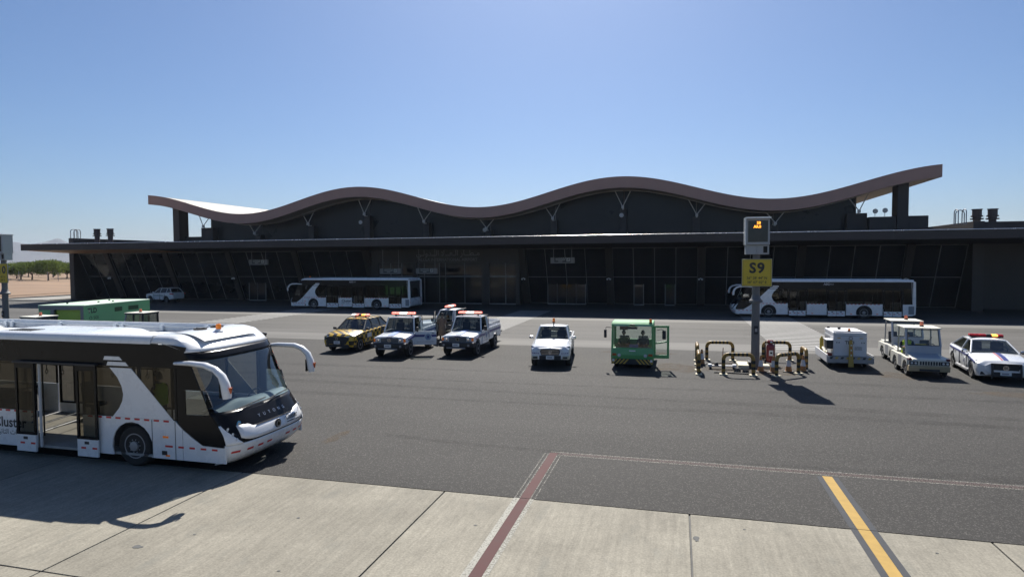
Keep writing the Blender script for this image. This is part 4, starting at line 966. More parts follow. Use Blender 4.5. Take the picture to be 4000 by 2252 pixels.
    # --- mirrors: white swan necks with a dark glass and an orange chevron
    for s, base, pts in ((-1, -1.66, [(-1.66, 1.49, 2.55), (-1.1, 1.66, 2.60), (-0.62, 1.74, 2.585), (-0.32, 1.77, 2.50), (-0.14, 1.78, 2.36), (-0.06, 1.78, 2.18), (-0.03, 1.78, 2.0), (-0.02, 1.78, 1.87)]),
                         (1, -1.2, [(-1.66, 1.49, 2.55), (-1.1, 1.62, 2.60), (-0.62, 1.68, 2.585), (-0.38, 1.70, 2.50), (-0.22, 1.70, 2.36), (-0.15, 1.70, 2.18), (-0.12, 1.70, 2.0), (-0.11, 1.70, 1.87)])):
        pp_ = [(x, s * y, z) for x, y, z in pts]
        mr_ = MB().tube(pp_, [0.05, 0.075, 0.085, 0.09, 0.10, 0.115, 0.12, 0.10], 12, flat=0.8).build('mirror', m_white, t, smooth=True)
        x, y, z = pp_[-2]
        MB().box(x - 0.135, x - 0.10, y - 0.085, y + 0.085, 1.88, 2.22).build('mirror_glass', m_black, mr_, bevel=0.02)
        MB().prism([(y - 0.045, 2.12), (y + 0.045, 2.12), (y, 1.98)], 'x', x + 0.09, x + 0.125).build('mirror_indicator', M('dull_orange_lens', (0.50, 0.10, 0.02), 0.3), mr_)
    for s in (-1, 1):
        for x in (-2.95, -10.15): wheel(t, x, s * 1.28, 0.50, 0.32, 'bus', m_greysteel)
    for x in (-2.95, -10.15):
        MB().tube([(x, -1.1, 0.5), (x, 1.1, 0.5)], 0.08, 8).build('axle', m_dark, t)
    return t
near_bus = build_bus('large white and black apron bus in the foreground with one door open', (-9.65, 13.56, 0), 0.0, 'white and black apron buses', True)
build_bus('white and black apron bus parked before the terminal, its black rear window showing', (-39.55, 59.3, 0), PI, 'white and black apron buses', passengers=True)
build_bus('white and black apron bus parked in shade behind the yellow S9 sign', (4.45, 57.7, 0), PI, 'white and black apron buses')
standing_person('person', 'person in a yellow high-visibility vest standing inside the foreground bus', (-12.75, 13.1, 0.33), PI, m_hivis, vest=True)
# ------------------------------------------------------------------ generic road vehicle pieces
def ring(x, pts):
    """mirror a half section (y>=0, from bottom to top centre) into a closed ring at x"""
    r = [(x, y, z) for y, z in pts]; l = [(x, -y, z) for y, z in reversed(pts) if y > 1e-4]
    return r + l
def car_shell(name, secs, arches, mat, root, r_arch=0.40, smooth=True):
    m = MB().loft([ring(x, p) for x, p in secs]); me = m.mesh(name)
    import bmesh
    bm = bmesh.new(); bm.from_mesh(me); bmesh.ops.recalc_face_normals(bm, faces=bm.faces); bm.to_mesh(me); bm.free()
    cut = []
    for x, zc, yi, yo in arches:
        for s in (-1, 1):
            c = MB().lathe([(r_arch, -abs(yo - yi) / 2), (r_arch, abs(yo - yi) / 2)], 28, (x, s * (yi + yo) / 2, zc), 'y').mesh('c')
            bm = bmesh.new(); bm.from_mesh(c); bmesh.ops.recalc_face_normals(bm, faces=bm.faces); bm.to_mesh(c); bm.free()
            cut.append(c)
    if cut: me = boolean_cut(me, cut)
    return add(name, me, mat, root, smooth=smooth, angle=32)
def smooth_secs(secs, n=4):
    """Catmull-Rom interpolation of sections along x"""
    out = []
    for i in range(len(secs) - 1):
        p = [secs[max(i - 1, 0)], secs[i], secs[i + 1], secs[min(i + 2, len(secs) - 1)]]
        for k in range(n):
            t = k / n
            def cr(a, b, c, d): return 0.5 * (2 * b + (c - a) * t + (2 * a - 5 * b + 4 * c - d) * t * t + (3 * b - a - 3 * c + d) * t ** 3)
            x = p[1][0] + (p[2][0] - p[1][0]) * t
            pts = [(cr(*[q[1][j][0] for q in p]) if abs(p[1][1][j][0]) > 1e-6 else 0.0, cr(*[q[1][j][1] for q in p])) for j in range(len(p[1][1]))]
            out.append((x, pts))
    out.append(secs[-1]); return out
def greenhouse(root, xb, xt, rt, rb, zb, zbr, zt, wb, wt, pillars, mat, g_front, g_side, crown=0.05, pr=0.035, roofmat=None, seats=True, quarter=True):
    """roof, pillars and panes: windscreen foot xb / head xt, rear head rt / foot rb; belt heights zb (front) zbr (rear)"""
    def belt(x): return zb + (zbr - zb) * (xb - x) / (xb - rb)
    R = MB(); nx, ny = 8, 10
    def top(u, v):
        x = xt + 0.03 + (rt - 0.03 - xt - 0.03) * u; y = (wt + 0.02) * (2 * v - 1)
        e = 1 - abs(2 * v - 1) ** 3; f = 1 - abs(2 * u - 1) ** 4
        return (x, y, zt + crown * (0.25 + 0.75 * e) * (0.45 + 0.55 * f))
    rings = []
    for i in range(nx + 1):
        u = i / nx; rr = [top(u, j / ny) for j in range(ny + 1)]; rr += [(rr[-1 - j][0], rr[-1 - j][1], zt - 0.015) for j in range(ny + 1)]
        rings.append(rr)
    R.loft(rings); R.build('roof', roofmat or mat, root, smooth=True, angle=50)
    for s in (-1, 1):
        MB().tube([(xb, s * wb, zb - 0.02), (xt, s * wt, zt)], pr, 6, phase=0.5).build('pillar', mat, root, smooth=True)
        MB().tube([(rb, s * wb, zbr - 0.02), (rt, s * wt, zt)], pr * 1.3, 6, phase=0.5).build('pillar', mat, root, smooth=True)
        edges = [(xb - 0.02, xt - 0.02)]
        for pb, pt in pillars:
            MB().tube([(pb, s * wb, belt(pb) - 0.02), (pt, s * (wt + 0.005), zt)], pr * 0.9, 6, phase=0.5).build('pillar', mat if len(pillars) < 3 else m_dark, root, smooth=True); edges.append((pb, pt))
        edges.append((rb + 0.02, rt + 0.02))
        for (a, at), (c, ct) in zip(edges, edges[1:]):
            MB().quad((a, s * wb, belt(a)), (c, s * wb, belt(c)), (ct, s * (wt - 0.003), zt - 0.01), (at, s * (wt - 0.003), zt - 0.01)).build('side_window', g_side, root)
    MB().grid(lambda u, v: ((xb + (xt - xb) * v) + 0.06 * (1 - (2 * u - 1) ** 2) * (1 - 0.5 * v), (wb + (wt - wb) * v) * (2 * u - 1), zb + (zt - zb) * v), 8, 3).build('windscreen', g_front, root, smooth=True)
    MB().quad((rb, wb, zbr), (rb, -wb, zbr), (rt, -wt, zt - 0.01), (rt, wt, zt - 0.01)).build('rear_window', g_side, root)
    if seats:
        MB().box(xb - 0.42, xb - 0.06, -wb + 0.06, wb - 0.06, zb - 0.12, zb + 0.02).build('dashboard', m_dark, root, bevel=0.04)
        for s in (-1, 1):
            sx = xb - 1.15; st = MB().obox((sx, s * 0.38, zb + 0.02), (0.12, 0.46, 0.62), (0, -0.2, 0)).build('seat_back', m_seat, root, bevel=0.04)
            MB().box(sx - 0.13, sx - 0.04, s * 0.38 - 0.13, s * 0.38 + 0.13, zb + 0.33, zb + 0.50).build('headrest', m_seat, st, bevel=0.03)
        pts = [(xb - 0.50 + 0.05 * math.cos(a), 0.38 + 0.18 * math.sin(a), zb + 0.04 + 0.16 * math.cos(a)) for a in [2 * PI * k / 16 for k in range(17)]]
        MB().tube(pts, 0.016, 6).build('steering_wheel', m_dark, root, smooth=True)
def plate_quad(root, x, z, w=0.36, h=0.16):
    p = MB().box(x - 0.008, x + 0.008, -w / 2, w / 2, z - h / 2, z + h / 2).build('number_plate', m_plate, root)
    MB().box(x + 0.008, x + 0.010, -w / 2 + 0.05, w / 2 - 0.08, z - 0.03, z + 0.03).build('plate_print', M('plate_grey_print', (0.3, 0.3, 0.32), 0.6), p)
def door_mirror(root, x, y, z, mat, s):
    MB().obox((x, y + s * 0.10, z), (0.10, 0.20, 0.14), (0, 0, s * -0.2)).build('door_mirror', mat, root, bevel=0.04)
    MB().tube([(x, y - s * 0.03, z - 0.07), (x, y + s * 0.06, z - 0.04)], 0.02, 6).build('mirror_arm', m_dark, root)
def light_bar(root, x, z, w, lit, shape='flat'):
    bar = MB().box(x - 0.13, x + 0.13, -w, w, z, z + 0.05).build('light_bar', m_dark, root, bevel=0.02)
    n = len(lit)
    for i, mt in enumerate(lit):
        a = -w + 2 * w * i / n; c = -w + 2 * w * (i + 1) / n
        MB().prism([(-0.14, z + 0.05), (0.14, z + 0.05), (0.11, z + 0.13), (-0.11, z + 0.13)], 'y', a + 0.004, c - 0.004).build('light_bar_lens', mt, bar, (x, 0, 0), bevel=0.015)
    for s in (-1, 1): MB().box(x - 0.03, x + 0.03, s * (w - 0.2) - 0.03, s * (w - 0.2) + 0.03, z - 0.07, z).build('light_bar_foot', m_dark, bar)
def beacon(root, x, y, z, mat=None, h=0.16, r=0.06):
    b = MB().lathe([(r * 1.2, z), (r * 1.2, z + 0.04), (r * 0.9, z + 0.05)], 12, (x, y, 0)).build('beacon_base', m_dark, root, smooth=True)
    MB().lathe([(r, z + 0.05), (r, z + 0.05 + h * 0.75), (r * 0.7, z + 0.05 + h), (0.004, z + 0.055 + h)], 12, (x, y, 0)).build('beacon_lens', mat or m_orange, b, smooth=True)
def emblem_disc(root, x, y, z, r, s):
    e = MB().lathe([(r, 0), (r, 0.004), (0.004, 0.004)], 24, (x, y, z), 'y') if s > 0 else MB().lathe([(r, -0.004), (r, 0), (0.004, -0.004)], 24, (x, y, z), 'y')
    o = e.build('door_emblem', m_ltblue, root)
    MB().lathe([(r * 0.98, -0.006), (r * 0.98, 0.006), (r * 0.86, 0.006), (r * 0.86, -0.006)], 24, (x, y, z), 'y').build('emblem_ring', m_white, o)
    MB().lathe([(r * 0.36, -0.006), (r * 0.36, 0.006), (0.004, 0.006)], 16, (x, y, z), 'y').build('emblem_centre', m_blue, o)
    return o

# ------------------------------------------------------------------ boxy security pickup
def build_pickup(label, loc, rotz, group, open_left=False):
    t = thing('security_pickup', label, 'pickup truck', loc, rotz, group)
    W = 0.86
    # bonnet and wings
    secs = [(0.66, [(0.78, .58), (0.80, .80), (0.79, 1.02), (0.70, 1.07), (0, 1.10)]), (0.60, [(0.84, .56), (W, .80), (0.84, 1.03), (0.72, 1.09), (0, 1.13)]), (0.0, [(0.86, .55), (0.885, .80), (0.86, 1.07), (0.74, 1.13), (0, 1.18)]), (-0.74, [(0.84, .50), (W, .80), (0.85, 1.14), (0.78, 1.19), (0, 1.23)])]
    car_shell('bonnet_and_wings', secs, [(0, 0.42, 0.55, 1.1)], m_white, t, 0.47)
    # cab lower box: floor, cowl, doors
    MB().box(-1.98, -0.745, -0.78, 0.78, 0.48, 0.60).build('cab_floor', m_dark, t)
    MB().box(-2.02, -1.92, -0.84, 0.84, 0.50, 1.22).build('cab_rear_wall', m_white, t, bevel=0.02)
    greenhouse(t, -0.72, -1.04, -1.98, -2.01, 1.235, 1.235, 1.90, 0.82, 0.70, [(-1.86, -1.88)], m_white, g_car, g_dark, 0.07, 0.04)
    for s in (-1, 1):
        op = open_left and s > 0
        d = thing_part = bpy.data.objects.new('door', None)
        COL.objects.link(d); d.parent = t; d.location = (-0.76, s * 0.835, 0); d.empty_display_size = 0.2
        if op: d.rotation_euler = (0, 0, math.radians(-76))
        y0, y1 = (0, 0.05) if s > 0 else (-0.05, 0)
        MB().box(-1.13, 0, y0, y1, 0.52, 1.225).build('door_panel', m_white, d, bevel=0.015)
        ys = s * 0.052
        MB().box(-1.125, -0.005, min(ys, ys + s * 0.004), max(ys, ys + s * 0.004), 0.93, 1.05).build('door_stripe', m_blue, d)
        emblem_disc(d, -0.70, ys + s * 0.006, 0.93, 0.19, s)
        MB().box(-1.02, -0.90, min(ys, ys + s * 0.02), max(ys, ys + s * 0.02), 1.10, 1.13).build('door_handle', m_dark, d)
        MB().box(-1.0, -0.12, min(ys, ys + s * 0.003), max(ys, ys + s * 0.003), 0.66, 0.69).build('door_print', M('grey_door_print', (0.45, 0.45, 0.46), 0.6), d)
        if op:
            fr = MB(); fr.tube([(-0.02, 0.02, 1.22), (-0.36, -0.06, 1.86), (-1.10, -0.08, 1.88), (-1.11, 0.02, 1.22)], 0.022, 6); fr.build('door_window_frame', m_dark, d)
            MB().quad((-0.05, 0.02, 1.23), (-1.09, 0.02, 1.23), (-1.08, -0.075, 1.86), (-0.38, -0.06, 1.85)).build('door_window', g_cab, d)
        MB().obox((-0.16, s * 0.17, 1.34), (0.10, 0.16, 0.24), (0, 0, 0)).build('door_mirror', m_dark, d, bevel=0.02)
        MB().tube([(-0.10, s * 0.04, 1.22), (-0.15, s * 0.13, 1.32)], 0.015, 6).build('mirror_arm', m_chrome, d)
        # wing stripe and indicator
        MB().prism([(-0.73, 0.95), (0.30, 0.88), (0.30, 0.96), (-0.73, 1.08)], 'y', min(s * 0.862, s * 0.892), max(s * 0.862, s * 0.892)).build('wing_stripe', m_blue, t)
        MB().box(0.52, 0.68, min(s * 0.74, s * 0.845), max(s * 0.74, s * 0.845), 0.83, 0.99).build('indicator', m_orange, t, bevel=0.015)
        hl = MB().box(0.60, 0.70, s * 0.60 - 0.13, s * 0.60 + 0.13, 0.80, 1.01).build('headlight', m_lamp, t, bevel=0.02)
        MB().lathe([(0.075, 0.70), (0.075, 0.712), (0.004, 0.716)], 14, (0, s * 0.58, 0.905), 'x').build('headlight_bulb', m_chrome, hl)
    MB().prism([(-0.34, 1.185), (-0.12, 1.18), (-0.02, 1.19), (-0.24, 1.2)], 'y', -0.1, 0.1) if False else None
    MB().grid(lambda u, v: (0.58 - 1.28 * v, -0.13 + 0.30 * u, (1.135 + 0.05 * min(1, (0.6 - (0.58 - 1.28 * v)) / 0.6) + (0.05 if 0.58 - 1.28 * v < 0 else 0) * (-(0.58 - 1.28 * v)) / 0.74) + 0.012), 2, 10).build('bonnet_stripe', M('pale_blue_stripe', (0.22, 0.32, 0.62), 0.4), t)
    MB().box(0.60, 0.675, -0.46, 0.46, 0.80, 1.02).build('grille', m_dark, t, bevel=0.01)
    for z in (0.84, 0.90, 0.96): MB().box(0.676, 0.69, -0.44, 0.44, z, z + 0.02).build('grille_bar', m_greysteel, t)
    MB().lathe([(0.09, 0.69), (0.09, 0.70), (0.07, 0.70), (0.07, 0.69)], 16, (0, 0, 0.91), 'x').build('grille_badge', m_chrome, t)
    MB().box(0.60, 0.68, -0.16, 0.16, 1.03, 1.085).build('bonnet_lip', m_blue, t, bevel=0.01)
    # heavy black bumper
    bp = MB(); bp.prism([(0.66, .52), (0.90, .54), (0.92, .76), (0.80, .80), (0.66, .79)], 'y', -0.92, 0.92)
    for s in (-1, 1): bp.prism([(0.66, .50), (0.38, .58), (0.42, .74), (0.66, .79)], 'y', min(s * 0.80, s * 0.93), max(s * 0.80, s * 0.93))
    bp.build('bull_bar', m_dark, t, bevel=0.03)
    MB().tube([(0.93, -0.5, 0.50), (0.93, 0.5, 0.50)], 0.03, 8).build('bumper_tube', m_greysteel, t, smooth=True)
    for s in (-1, 1): MB().lathe([(0.06, 0.905), (0.06, 0.925), (0.01, 0.928)], 12, (0, s * 0.66, 0.64), 'x').build('fog_lamp', m_greysteel, t)
    plate_quad(t, 0.93, 0.655)
    # load bed
    bed = MB(); zb, zt_ = 0.74, 1.24
    bed.box(-4.30, -2.06, -0.84, 0.84, zb - 0.05, zb)
    bed.box(-2.12, -2.06, -0.85, 0.85, zb, zt_); bed.build('bed_floor', m_greysteel, t)
    for s in (-1, 1):
        me = MB().box(-4.30, -2.061, min(s * 0.80, s * 0.88), max(s * 0.80, s * 0.88), 0.62, zt_).mesh('bed_side')
        c = MB().lathe([(0.48, -0.2), (0.48, 0.2)], 24, (-3.18, s * 0.84, 0.42), 'y').mesh('c')
        import bmesh
        for q in (me, c):
            bm = bmesh.new(); bm.from_mesh(q); bmesh.ops.recalc_face_normals(bm, faces=bm.faces); bm.to_mesh(q); bm.free()
        add('bed_side', boolean_cut(me, [c]), m_white, t)
        MB().box(-4.29, -2.07, min(s * 0.881, s * 0.886), max(s * 0.881, s * 0.886), 0.98, 1.11).build('bed_stripe', m_blue, t)
        MB().tube([(-4.28, s * 0.84, zt_ + 0.02), (-2.1, s * 0.84, zt_ + 0.02)], 0.025, 8).build('bed_rail', m_white, t, smooth=True)
    MB().box(-4.36, -4.302, -0.85, 0.85, 0.64, zt_).build('tailgate', m_white, t, bevel=0.01)
    MB().box(-4.50, -4.37, -0.80, 0.80, 0.52, 0.62).build('rear_bumper', m_dark, t, bevel=0.02)
    hb = MB(); hb.tube([(-2.16, -0.80, zt_), (-2.16, -0.76, 1.92), (-2.16, 0.76, 1.92), (-2.16, 0.80, zt_)], 0.03, 8)
    for y in (-0.4, 0, 0.4): hb.tube([(-2.16, y, zt_), (-2.16, y, 1.92)], 0.018, 6)
    hb.build('headboard', m_dark, t, smooth=True)
    MB().box(-4.2, 0.5, -0.42, 0.42, 0.44, 0.56).build('chassis', m_dark, t)
    for x in (0.0, -3.18):
        MB().tube([(x, -0.7, 0.39), (x, 0.7, 0.39)], 0.06, 8).build('axle', m_dark, t)
        for s in (-1, 1): wheel(t, x, s * 0.77, 0.39, 0.25, 'six', m_greysteel)
    light_bar(t, -1.42, 2.03, 0.64, [m_redlit, m_redlit, m_whitelit, m_whitelit, m_redlit, m_redlit])
    return t
pk_group = 'white security pickups with red light bars'
build_pickup('white security pickup with its near door standing open, nearest the checkered car', (-14.08, 29.6, 0), math.radians(-86), pk_group, True)
build_pickup('white security pickup with doors shut, in front of the person in the coat', (-10.8, 30.72, 0), -PI / 2, pk_group)
build_pickup('white security pickup parked crosswise behind the other two, open door hiding a person', (-15.0, 36.55, 0), PI, pk_group, True)
standing_person('person', 'person in a long brown coat standing at the open door of a pickup', (-13.65, 35.25, 0), PI / 2, m_coat)

# ------------------------------------------------------------------ rounded pickup with a beacon
def build_hilux(label, loc, rotz):
    t = thing('airport_pickup', label, 'pickup truck', loc, rotz)
    secs = smooth_secs([(0.93, [(0.50, .42), (0.58, .62), (0.60, .80), (0.50, .90), (0, .94)]), (0.80, [(0.78, .38), (0.84, .62), (0.83, .85), (0.66, .97), (0, 1.01)]), (0.45, [(0.86, .36), (0.92, .64), (0.90, .92), (0.72, 1.05), (0, 1.09)]), (-0.2, [(0.86, .36), (0.925, .66), (0.91, .98), (0.76, 1.10), (0, 1.14)]), (-0.62, [(0.84, .36), (0.915, .68), (0.90, 1.04), (0.80, 1.14), (0, 1.17)]), (-1.4, [(0.84, .36), (0.91, .68), (0.90, 1.06), (0.84, 1.14), (0, 1.14)]), (-2.2, [(0.84, .38), (0.91, .70), (0.90, 1.07), (0.84, 1.14), (0, 1.14)])])
    car_shell('front_body', secs, [(0, 0.42, 0.6, 1.2)], m_white, t, 0.46)
    greenhouse(t, -0.62, -1.22, -1.98, -2.16, 1.13, 1.13, 1.68, 0.80, 0.64, [(-1.62, -1.66)], m_white, g_car, g_dark, 0.07, 0.04)
    for s in (-1, 1):
        door_mirror(t, -0.72, s * 0.92, 1.22, m_chrome, s)
        hl = MB().grid(lambda u, v: (0.86 - 0.34 * u ** 1.5, s * (0.46 + 0.42 * u), 0.76 + 0.07 * u + (0.15) * v), 6, 3).build('headlight', m_lampd, t, (0.045, 0, 0), smooth=True, solid=0.02)
        MB().box(-1.62, -1.60, min(s * 0.905, s * 0.916), max(s * 0.905, s * 0.916), 0.45, 1.05).build('door_gap', m_dark, t)
        MB().box(-1.5, -1.36, min(s * 0.91, s * 0.94), max(s * 0.91, s * 0.94), 0.95, 0.99).build('door_handle', m_chrome, t)
        MB().prism([(0.60, .40), (0.88, .42), (0.90, .56), (0.62, .58)], 'y', min(s * 0.50, s * 0.86), max(s * 0.50, s * 0.86)).build('bumper_corner', M('cream_bumper', (0.60, 0.56, 0.42), 0.5), t, (0.03, 0, 0), bevel=0.03)
        MB().box(0.925, 0.94, s * 0.68 - 0.10, s * 0.68 + 0.10, .45, .53).build('fog_lamp', m_dark, t, bevel=0.01)
        me = MB().box(-4.3, -2.21, min(s * 0.82, s * 0.91), max(s * 0.82, s * 0.91), 0.50, 1.12).mesh('bed_side')
        c = MB().lathe([(0.46, -0.2), (0.46, 0.2)], 24, (-3.09, s * 0.86, 0.42), 'y').mesh('c')
        add('bed_side', boolean_cut(me, [c]), m_white, t)
        MB().tube([(-2.25, s * 0.80, 1.14), (-2.7, s * 0.80, 1.14), (-4.2, s * 0.80, 1.14)], 0.03, 8).build('bed_rail', m_dark, t)
    gr = MB().prism([(-0.46, .78), (-0.40, .60), (0.40, .60), (0.46, .78), (0.40, .88), (-0.40, .88)], 'x', 0.86, 0.952).build('grille', m_dark, t, bevel=0.01)
    for z in (0.64, 0.71, 0.78, 0.84): MB().box(0.953, 0.968, -0.40, 0.40, z, z + 0.028).build('grille_bar', m_chrome, gr)
    MB().lathe([(0.08, 0.96), (0.08, 0.98), (0.055, 0.98), (0.055, 0.96)], 16, (0, 0, 0.74), 'x').build('grille_badge', m_chrome, gr)
    MB().box(0.80, 0.955, -0.49, 0.49, 0.38, 0.585).build('bumper_centre', m_dark, t, bevel=0.02)
    plate_quad(t, 0.965, 0.50)
    for k in range(4):
        for s in (-1, 1): MB().box(0.93 - 0.035 * k, 0.95 - 0.035 * k, s * (0.54 + 0.085 * k) - 0.025, s * (0.54 + 0.085 * k) + 0.025, .665, .705).build('tape_mark', M('blue_tape', (0.12, 0.10, 0.25), 0.5), t)
    MB().box(-4.32, -2.2, -0.82, 0.82, 0.62, 0.68).build('bed_floor', m_greysteel, t)
    MB().box(-4.37, -4.305, -0.88, 0.88, 0.52, 1.12).build('tailgate', m_white, t, bevel=0.02)
    MB().box(-4.2, 0.6, -0.45, 0.45, 0.34, 0.44).build('chassis', m_dark, t)
    for x in (0.0, -3.09):
        MB().tube([(x, -0.75, 0.38), (x, 0.75, 0.38)], 0.06, 8).build('axle', m_dark, t)
        for s in (-1, 1): wheel(t, x, s * 0.79, 0.38, 0.25, 'six', m_greysteel)
    MB().tube([(-1.30, 0.02, 1.72), (-1.30, 0.02, 1.86)], 0.03, 8).build('beacon_pole', m_dark, t)
    beacon(t, -1.30, 0.02, 1.86, m_orange, 0.17, 0.06)
    return t
build_hilux('white pickup with an orange beacon facing the camera left of the green tractor', (-5.68, 28.75, 0), math.radians(-83))

# ------------------------------------------------------------------ cars
def build_car(name, label, loc, rotz, secs, wb, r, gh, body, rim, arch_r, style, pilmat=None, **kw):
    t = thing(name, label, 'car', loc, rotz)
    car_shell('body', smooth_secs(secs), [(0, r + 0.01, 0.58, 1.2), (-wb, r + 0.01, 0.58, 1.2)], body, t, arch_r)
    greenhouse(t, *gh, pilmat or body, g_car, g_dark, kw.get('crown', 0.075), 0.035, roofmat=body)
    zs = secs[3][1]
    for s in (-1, 1):
        for x in kw.get('gaps', ()): MB().box(x - 0.008, x + 0.008, min(s * 0.88, s * (zs[1][0] + 0.006)), max(s * 0.88, s * (zs[1][0] + 0.006)), 0.36, zs[2][1] - 0.02).build('door_gap', m_dark, t)
        MB().tube([(gh[0] - 0.02, s * (gh[7] + 0.004), gh[4] + 0.004), (gh[3] + 0.05, s * (gh[7] + 0.004), gh[5] + 0.004)], 0.014, 5).build('window_seal', m_dark, t)
    for x in (0.0, -wb):
        MB().tube([(x, -0.7, r), (x, 0.7, r)], 0.05, 8).build('axle', m_dark, t)
        for s in (-1, 1): wheel(t, x, s * kw.get('track', 0.79), r, 0.22, style, rim)
    return t
# checkered follow-me car
m_check = checker('yellow_black_checks', (0.72, 0.45, 0.03), (0.012, 0.012, 0.012), 4.3, (0.03, 0.5, 0.06))
rv = [(0.90, [(0.45, .40), (0.62, .55), (0.60, .80), (0.46, .90), (0, .93)]), (0.74, [(0.80, .30), (0.88, .58), (0.86, .86), (0.66, .97), (0, 1.01)]), (0.30, [(0.86, .26), (0.93, .60), (0.90, .94), (0.72, 1.03), (0, 1.07)]), (-0.45, [(0.86, .25), (0.93, .62), (0.91, 1.0), (0.80, 1.09), (0, 1.12)]), (-1.6, [(0.86, .25), (0.92, .64), (0.91, 1.02), (0.84, 1.09), (0, 1.09)]), (-2.8, [(0.86, .26), (0.93, .66), (0.91, 1.06), (0.84, 1.13), (0, 1.13)]), (-3.5, [(0.80, .32), (0.88, .68), (0.87, 1.05), (0.80, 1.13), (0, 1.14)]), (-3.72, [(0.66, .42), (0.74, .70), (0.73, 1.00), (0.66, 1.08), (0, 1.09)])]
t = build_car('follow_me_car', 'yellow and black checkered car with a light bar on its roof', (-17.66, 31.0, 0), -PI / 2, rv, 2.69, 0.36, (-0.48, -1.22, -2.95, -3.50, 1.10, 1.14, 1.62, 0.83, 0.62, [(-1.55, -1.62), (-2.55, -2.6)]), m_check, m_greysteel, 0.43, 'five', pilmat=m_dark)
MB().prism([(-0.72, .80), (-0.50, .46), (0.50, .46), (0.72, .80), (0.52, .86), (-0.52, .86)], 'x', 0.70, 0.935).build('grille', m_dark, t, bevel=0.03)
MB().prism([(-0.62, .45), (-0.70, .30), (0.70, .30), (0.62, .45)], 'x', 0.66, 0.92).build('bumper', m_dark, t, bevel=0.03)
MB().lathe([(0.075, 0.936), (0.075, 0.95), (0.05, 0.95), (0.05, 0.936)], 16, (0, 0, 0.76), 'x').build('grille_badge', m_chrome, t)
for s in (-1, 1):
    MB().grid(lambda u, v: (0.90 - 0.28 * u ** 1.5, s * (0.50 + 0.36 * u), 0.80 + 0.04 * u + 0.09 * v), 6, 3).build('headlight', m_lamp, t, smooth=True, solid=0.02)
    door_mirror(t, -0.62, s * 0.92, 1.16, m_dark, s)
    MB().box(-2.2, -0.5, min(s * 0.88, s * 0.935), max(s * 0.88, s * 0.935), 0.27, 0.40).build('sill', m_dark, t, bevel=0.02)
    MB().tube([(-1.3, s * 0.60, 1.68), (-1.5, s * 0.60, 1.72), (-2.7, s * 0.60, 1.72), (-2.9, s * 0.60, 1.68)], 0.02, 6).build('roof_rail', m_dark, t)
    MB().box(-1.25, -0.75, min(s * 0.925, s * 0.932), max(s * 0.925, s * 0.932), 0.66, 0.90).build('door_emblem', m_plate, t)
plate_quad(t, 0.945, 0.56)
light_bar(t, -1.75, 1.74, 0.52, [m_whitelit, m_redlit, m_dark, m_amberlit, m_redlit])
MB().tube([(-2.7, 0.0, 1.66), (-2.75, 0.0, 1.86)], 0.012, 6).build('aerial', m_dark, t)
# white patrol saloon
al = [(0.98, [(0.46, .34), (0.68, .50), (0.67, .66), (0.50, .76), (0, .78)]), (0.82, [(0.80, .24), (0.88, .46), (0.87, .73), (0.66, .84), (0, .87)]), (0.35, [(0.84, .20), (0.915, .48), (0.895, .82), (0.72, .92), (0, .96)]), (-0.40, [(0.84, .19), (0.92, .50), (0.905, .91), (0.80, .99), (0, 1.03)]), (-1.6, [(0.84, .19), (0.91, .52), (0.905, .94), (0.84, 1.0), (0, 1.0)]), (-2.7, [(0.84, .20), (0.915, .54), (0.90, .96), (0.82, 1.03), (0, 1.03)]), (-3.4, [(0.80, .26), (0.89, .56), (0.87, .97), (0.78, 1.05), (0, 1.06)]), (-3.88, [(0.62, .36), (0.76, .58), (0.74, .92), (0.64, 1.0), (0, 1.01)])]
t = build_car('patrol_car', 'white patrol car with blue stripes and a red light bar at the right edge', (12.49, 29.3, 0), math.radians(-97.6), al, 2.78, 0.34, (-0.36, -1.16, -2.35, -3.15, 1.015, 1.04, 1.43, 0.82, 0.60, [(-1.62, -1.62)]), m_white, m_chrome, 0.40, 'five', crown=0.10, gaps=(-0.55, -1.64, -2.6))
g_pol = MB().prism([(-0.50, .70), (-0.42, .50), (0.42, .50), (0.50, .70), (0.30, .76), (-0.30, .76)], 'x', 0.80, 0.985).build('grille', m_dark, t, bevel=0.02)
MB().lathe([(0.10, 0.986), (0.10, 1.0), (0.07, 1.0), (0.07, 0.986)], 18, (0, 0, 0.60), 'x').build('grille_badge', m_chrome, g_pol)
MB().box(0.80, 0.99, -0.46, 0.46, 0.26, 0.44).build('lower_grille', m_dark, t, bevel=0.02)
plate_quad(t, 1.0, 0.38)
def zh(x): return (0.87 + 0.09 * (0.82 - x) / 0.47 if x > 0.35 else 0.96 + 0.07 * (0.35 - x) / 0.75) + 0.010
MB().grid(lambda u, v: (0.80 - 1.12 * v, -0.02 + 0.16 * u, zh(0.80 - 1.12 * v)), 2, 10).build('bonnet_stripe', m_blue, t)
MB().grid(lambda u, v: (0.80 - 1.12 * v, -0.09 + 0.04 * u, zh(0.80 - 1.12 * v)), 2, 10).build('bonnet_stripe', m_redtape, t)
